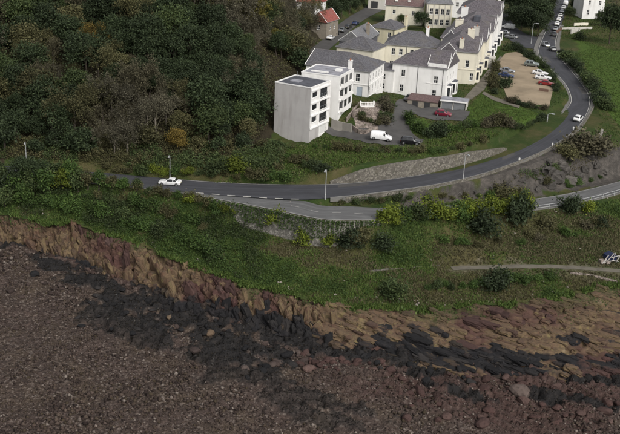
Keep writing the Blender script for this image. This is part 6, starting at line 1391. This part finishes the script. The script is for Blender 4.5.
# shingle
def pebbles(name, P, size, m, rg, label, zf_):
    n = len(P); o8 = np.array([(1, 0, 0), (0, 1, 0), (-1, 0, 0), (0, -1, 0), (0, 0, 1), (0, 0, -.5)], float); V = o8[None] * (1 + .35 * (rg.random((n, 6, 1)) - .5)) * np.array([1, .8, .6]); a = rg.random(n) * 6.283; ca_, sa_ = np.cos(a)[:, None], np.sin(a)[:, None]
    V = np.stack([V[..., 0] * ca_ - V[..., 1] * sa_, V[..., 0] * sa_ + V[..., 1] * ca_, V[..., 2]], -1) * size[:, None, None] + np.c_[P, zf_ + size * .2][:, None]
    t8 = np.array([(0, 1, 4), (1, 2, 4), (2, 3, 4), (3, 0, 4), (1, 0, 5), (2, 1, 5), (3, 2, 5), (0, 3, 5)]); F_ = (t8[None] + 6 * np.arange(n)[:, None, None]).reshape(-1, 3)
    o = ob(name, mesh_np(name, V.reshape(-1, 3), F_), M[m]); tag(o, label, kind='stuff'); o['category'] = 'stones'; return o
def bz_interp(x, y):
    i = np.clip(((x - bxs[0]) / .33).astype(int), 0, len(bxs) - 2); j = np.clip(((y - bys[0]) / .33).astype(int), 0, len(bys) - 2); fx = (x - bxs[i]) / .33; fy_ = (y - bys[j]) / .33
    return BZ[i, j] * (1 - fx) * (1 - fy_) + BZ[i + 1, j] * fx * (1 - fy_) + BZ[i, j + 1] * (1 - fx) * fy_ + BZ[i + 1, j + 1] * fx * fy_
M['shingle'] = rockmat('shingle', [(.016, .011, .010), (.046, .032, .026), (.068, .048, .039), (.045, .034, .021), (.095, .070, .058), (.023, .016, .014), (.055, .040, .034), (.20, .168, .145)])
Q = np.c_[rg.uniform(-66, 66, 95000), rg.uniform(112, 190, 95000)]; dd = foot_y(Q[:, 0]) - Q[:, 1]; bq = bed_field(Q[:, 0], Q[:, 1]) + (rg.random(len(Q)) - .5) * .3; Q = Q[(dd > .3) & (bq < .03)]
pebbles('shingle', Q, .06 + (.16 + .42 * fbm(Q[:, 0] * .12, Q[:, 1] * .12, 55) ** 2 * 1.6) * rg.random(len(Q)) ** 3, 'shingle', rg, 'brown and mauve shingle covering the beach', bz_interp(Q[:, 0], Q[:, 1]))
LEAF['weed'] = leafmat('seaweed', [(.007, .007, .006), (.016, .013, .010), (.042, .031, .018)], .45)
W_q = np.c_[rg.uniform(-60, 66, 90000), rg.uniform(118, 190, 90000)]; ii = np.clip(((W_q[:, 0] - bxs[0]) / .33).astype(int), 0, len(bxs) - 1); jj = np.clip(((W_q[:, 1] - bys[0]) / .33).astype(int), 0, len(bys) - 1)
W_q = W_q[(bed[ii, jj] > .35 + .5 * rg.random(len(W_q))) & (foot_y(W_q[:, 0]) - W_q[:, 1] > -1)][:22000]; V, F_ = quads(np.c_[W_q, bz_interp(W_q[:, 0], W_q[:, 1]) + .05 + .08 * rg.random(len(W_q))], .1 + .16 * rg.random(len(W_q)), rg, .9, .4); o = ob('seaweed', mesh_np('seaweed', V, F_), LEAF['weed']); tag(o, 'black seaweed over the rock beds below the cliff', kind='stuff'); o['category'] = 'seaweed'
# pale stones showing in the cliff-top turf
q = scatter(slope, 1500, rg); dd = q[:, 1] - top_y(q[:, 0]); q = q[(dd < 2.2) | (rg.random(len(q)) < .06)]; pebbles('pale_stones', q, .12 + .28 * rg.random(len(q)) ** 2, 'rock_pale', rg, 'pale stones showing in the turf above the cliff', hgt(q[:, 0], q[:, 1]))
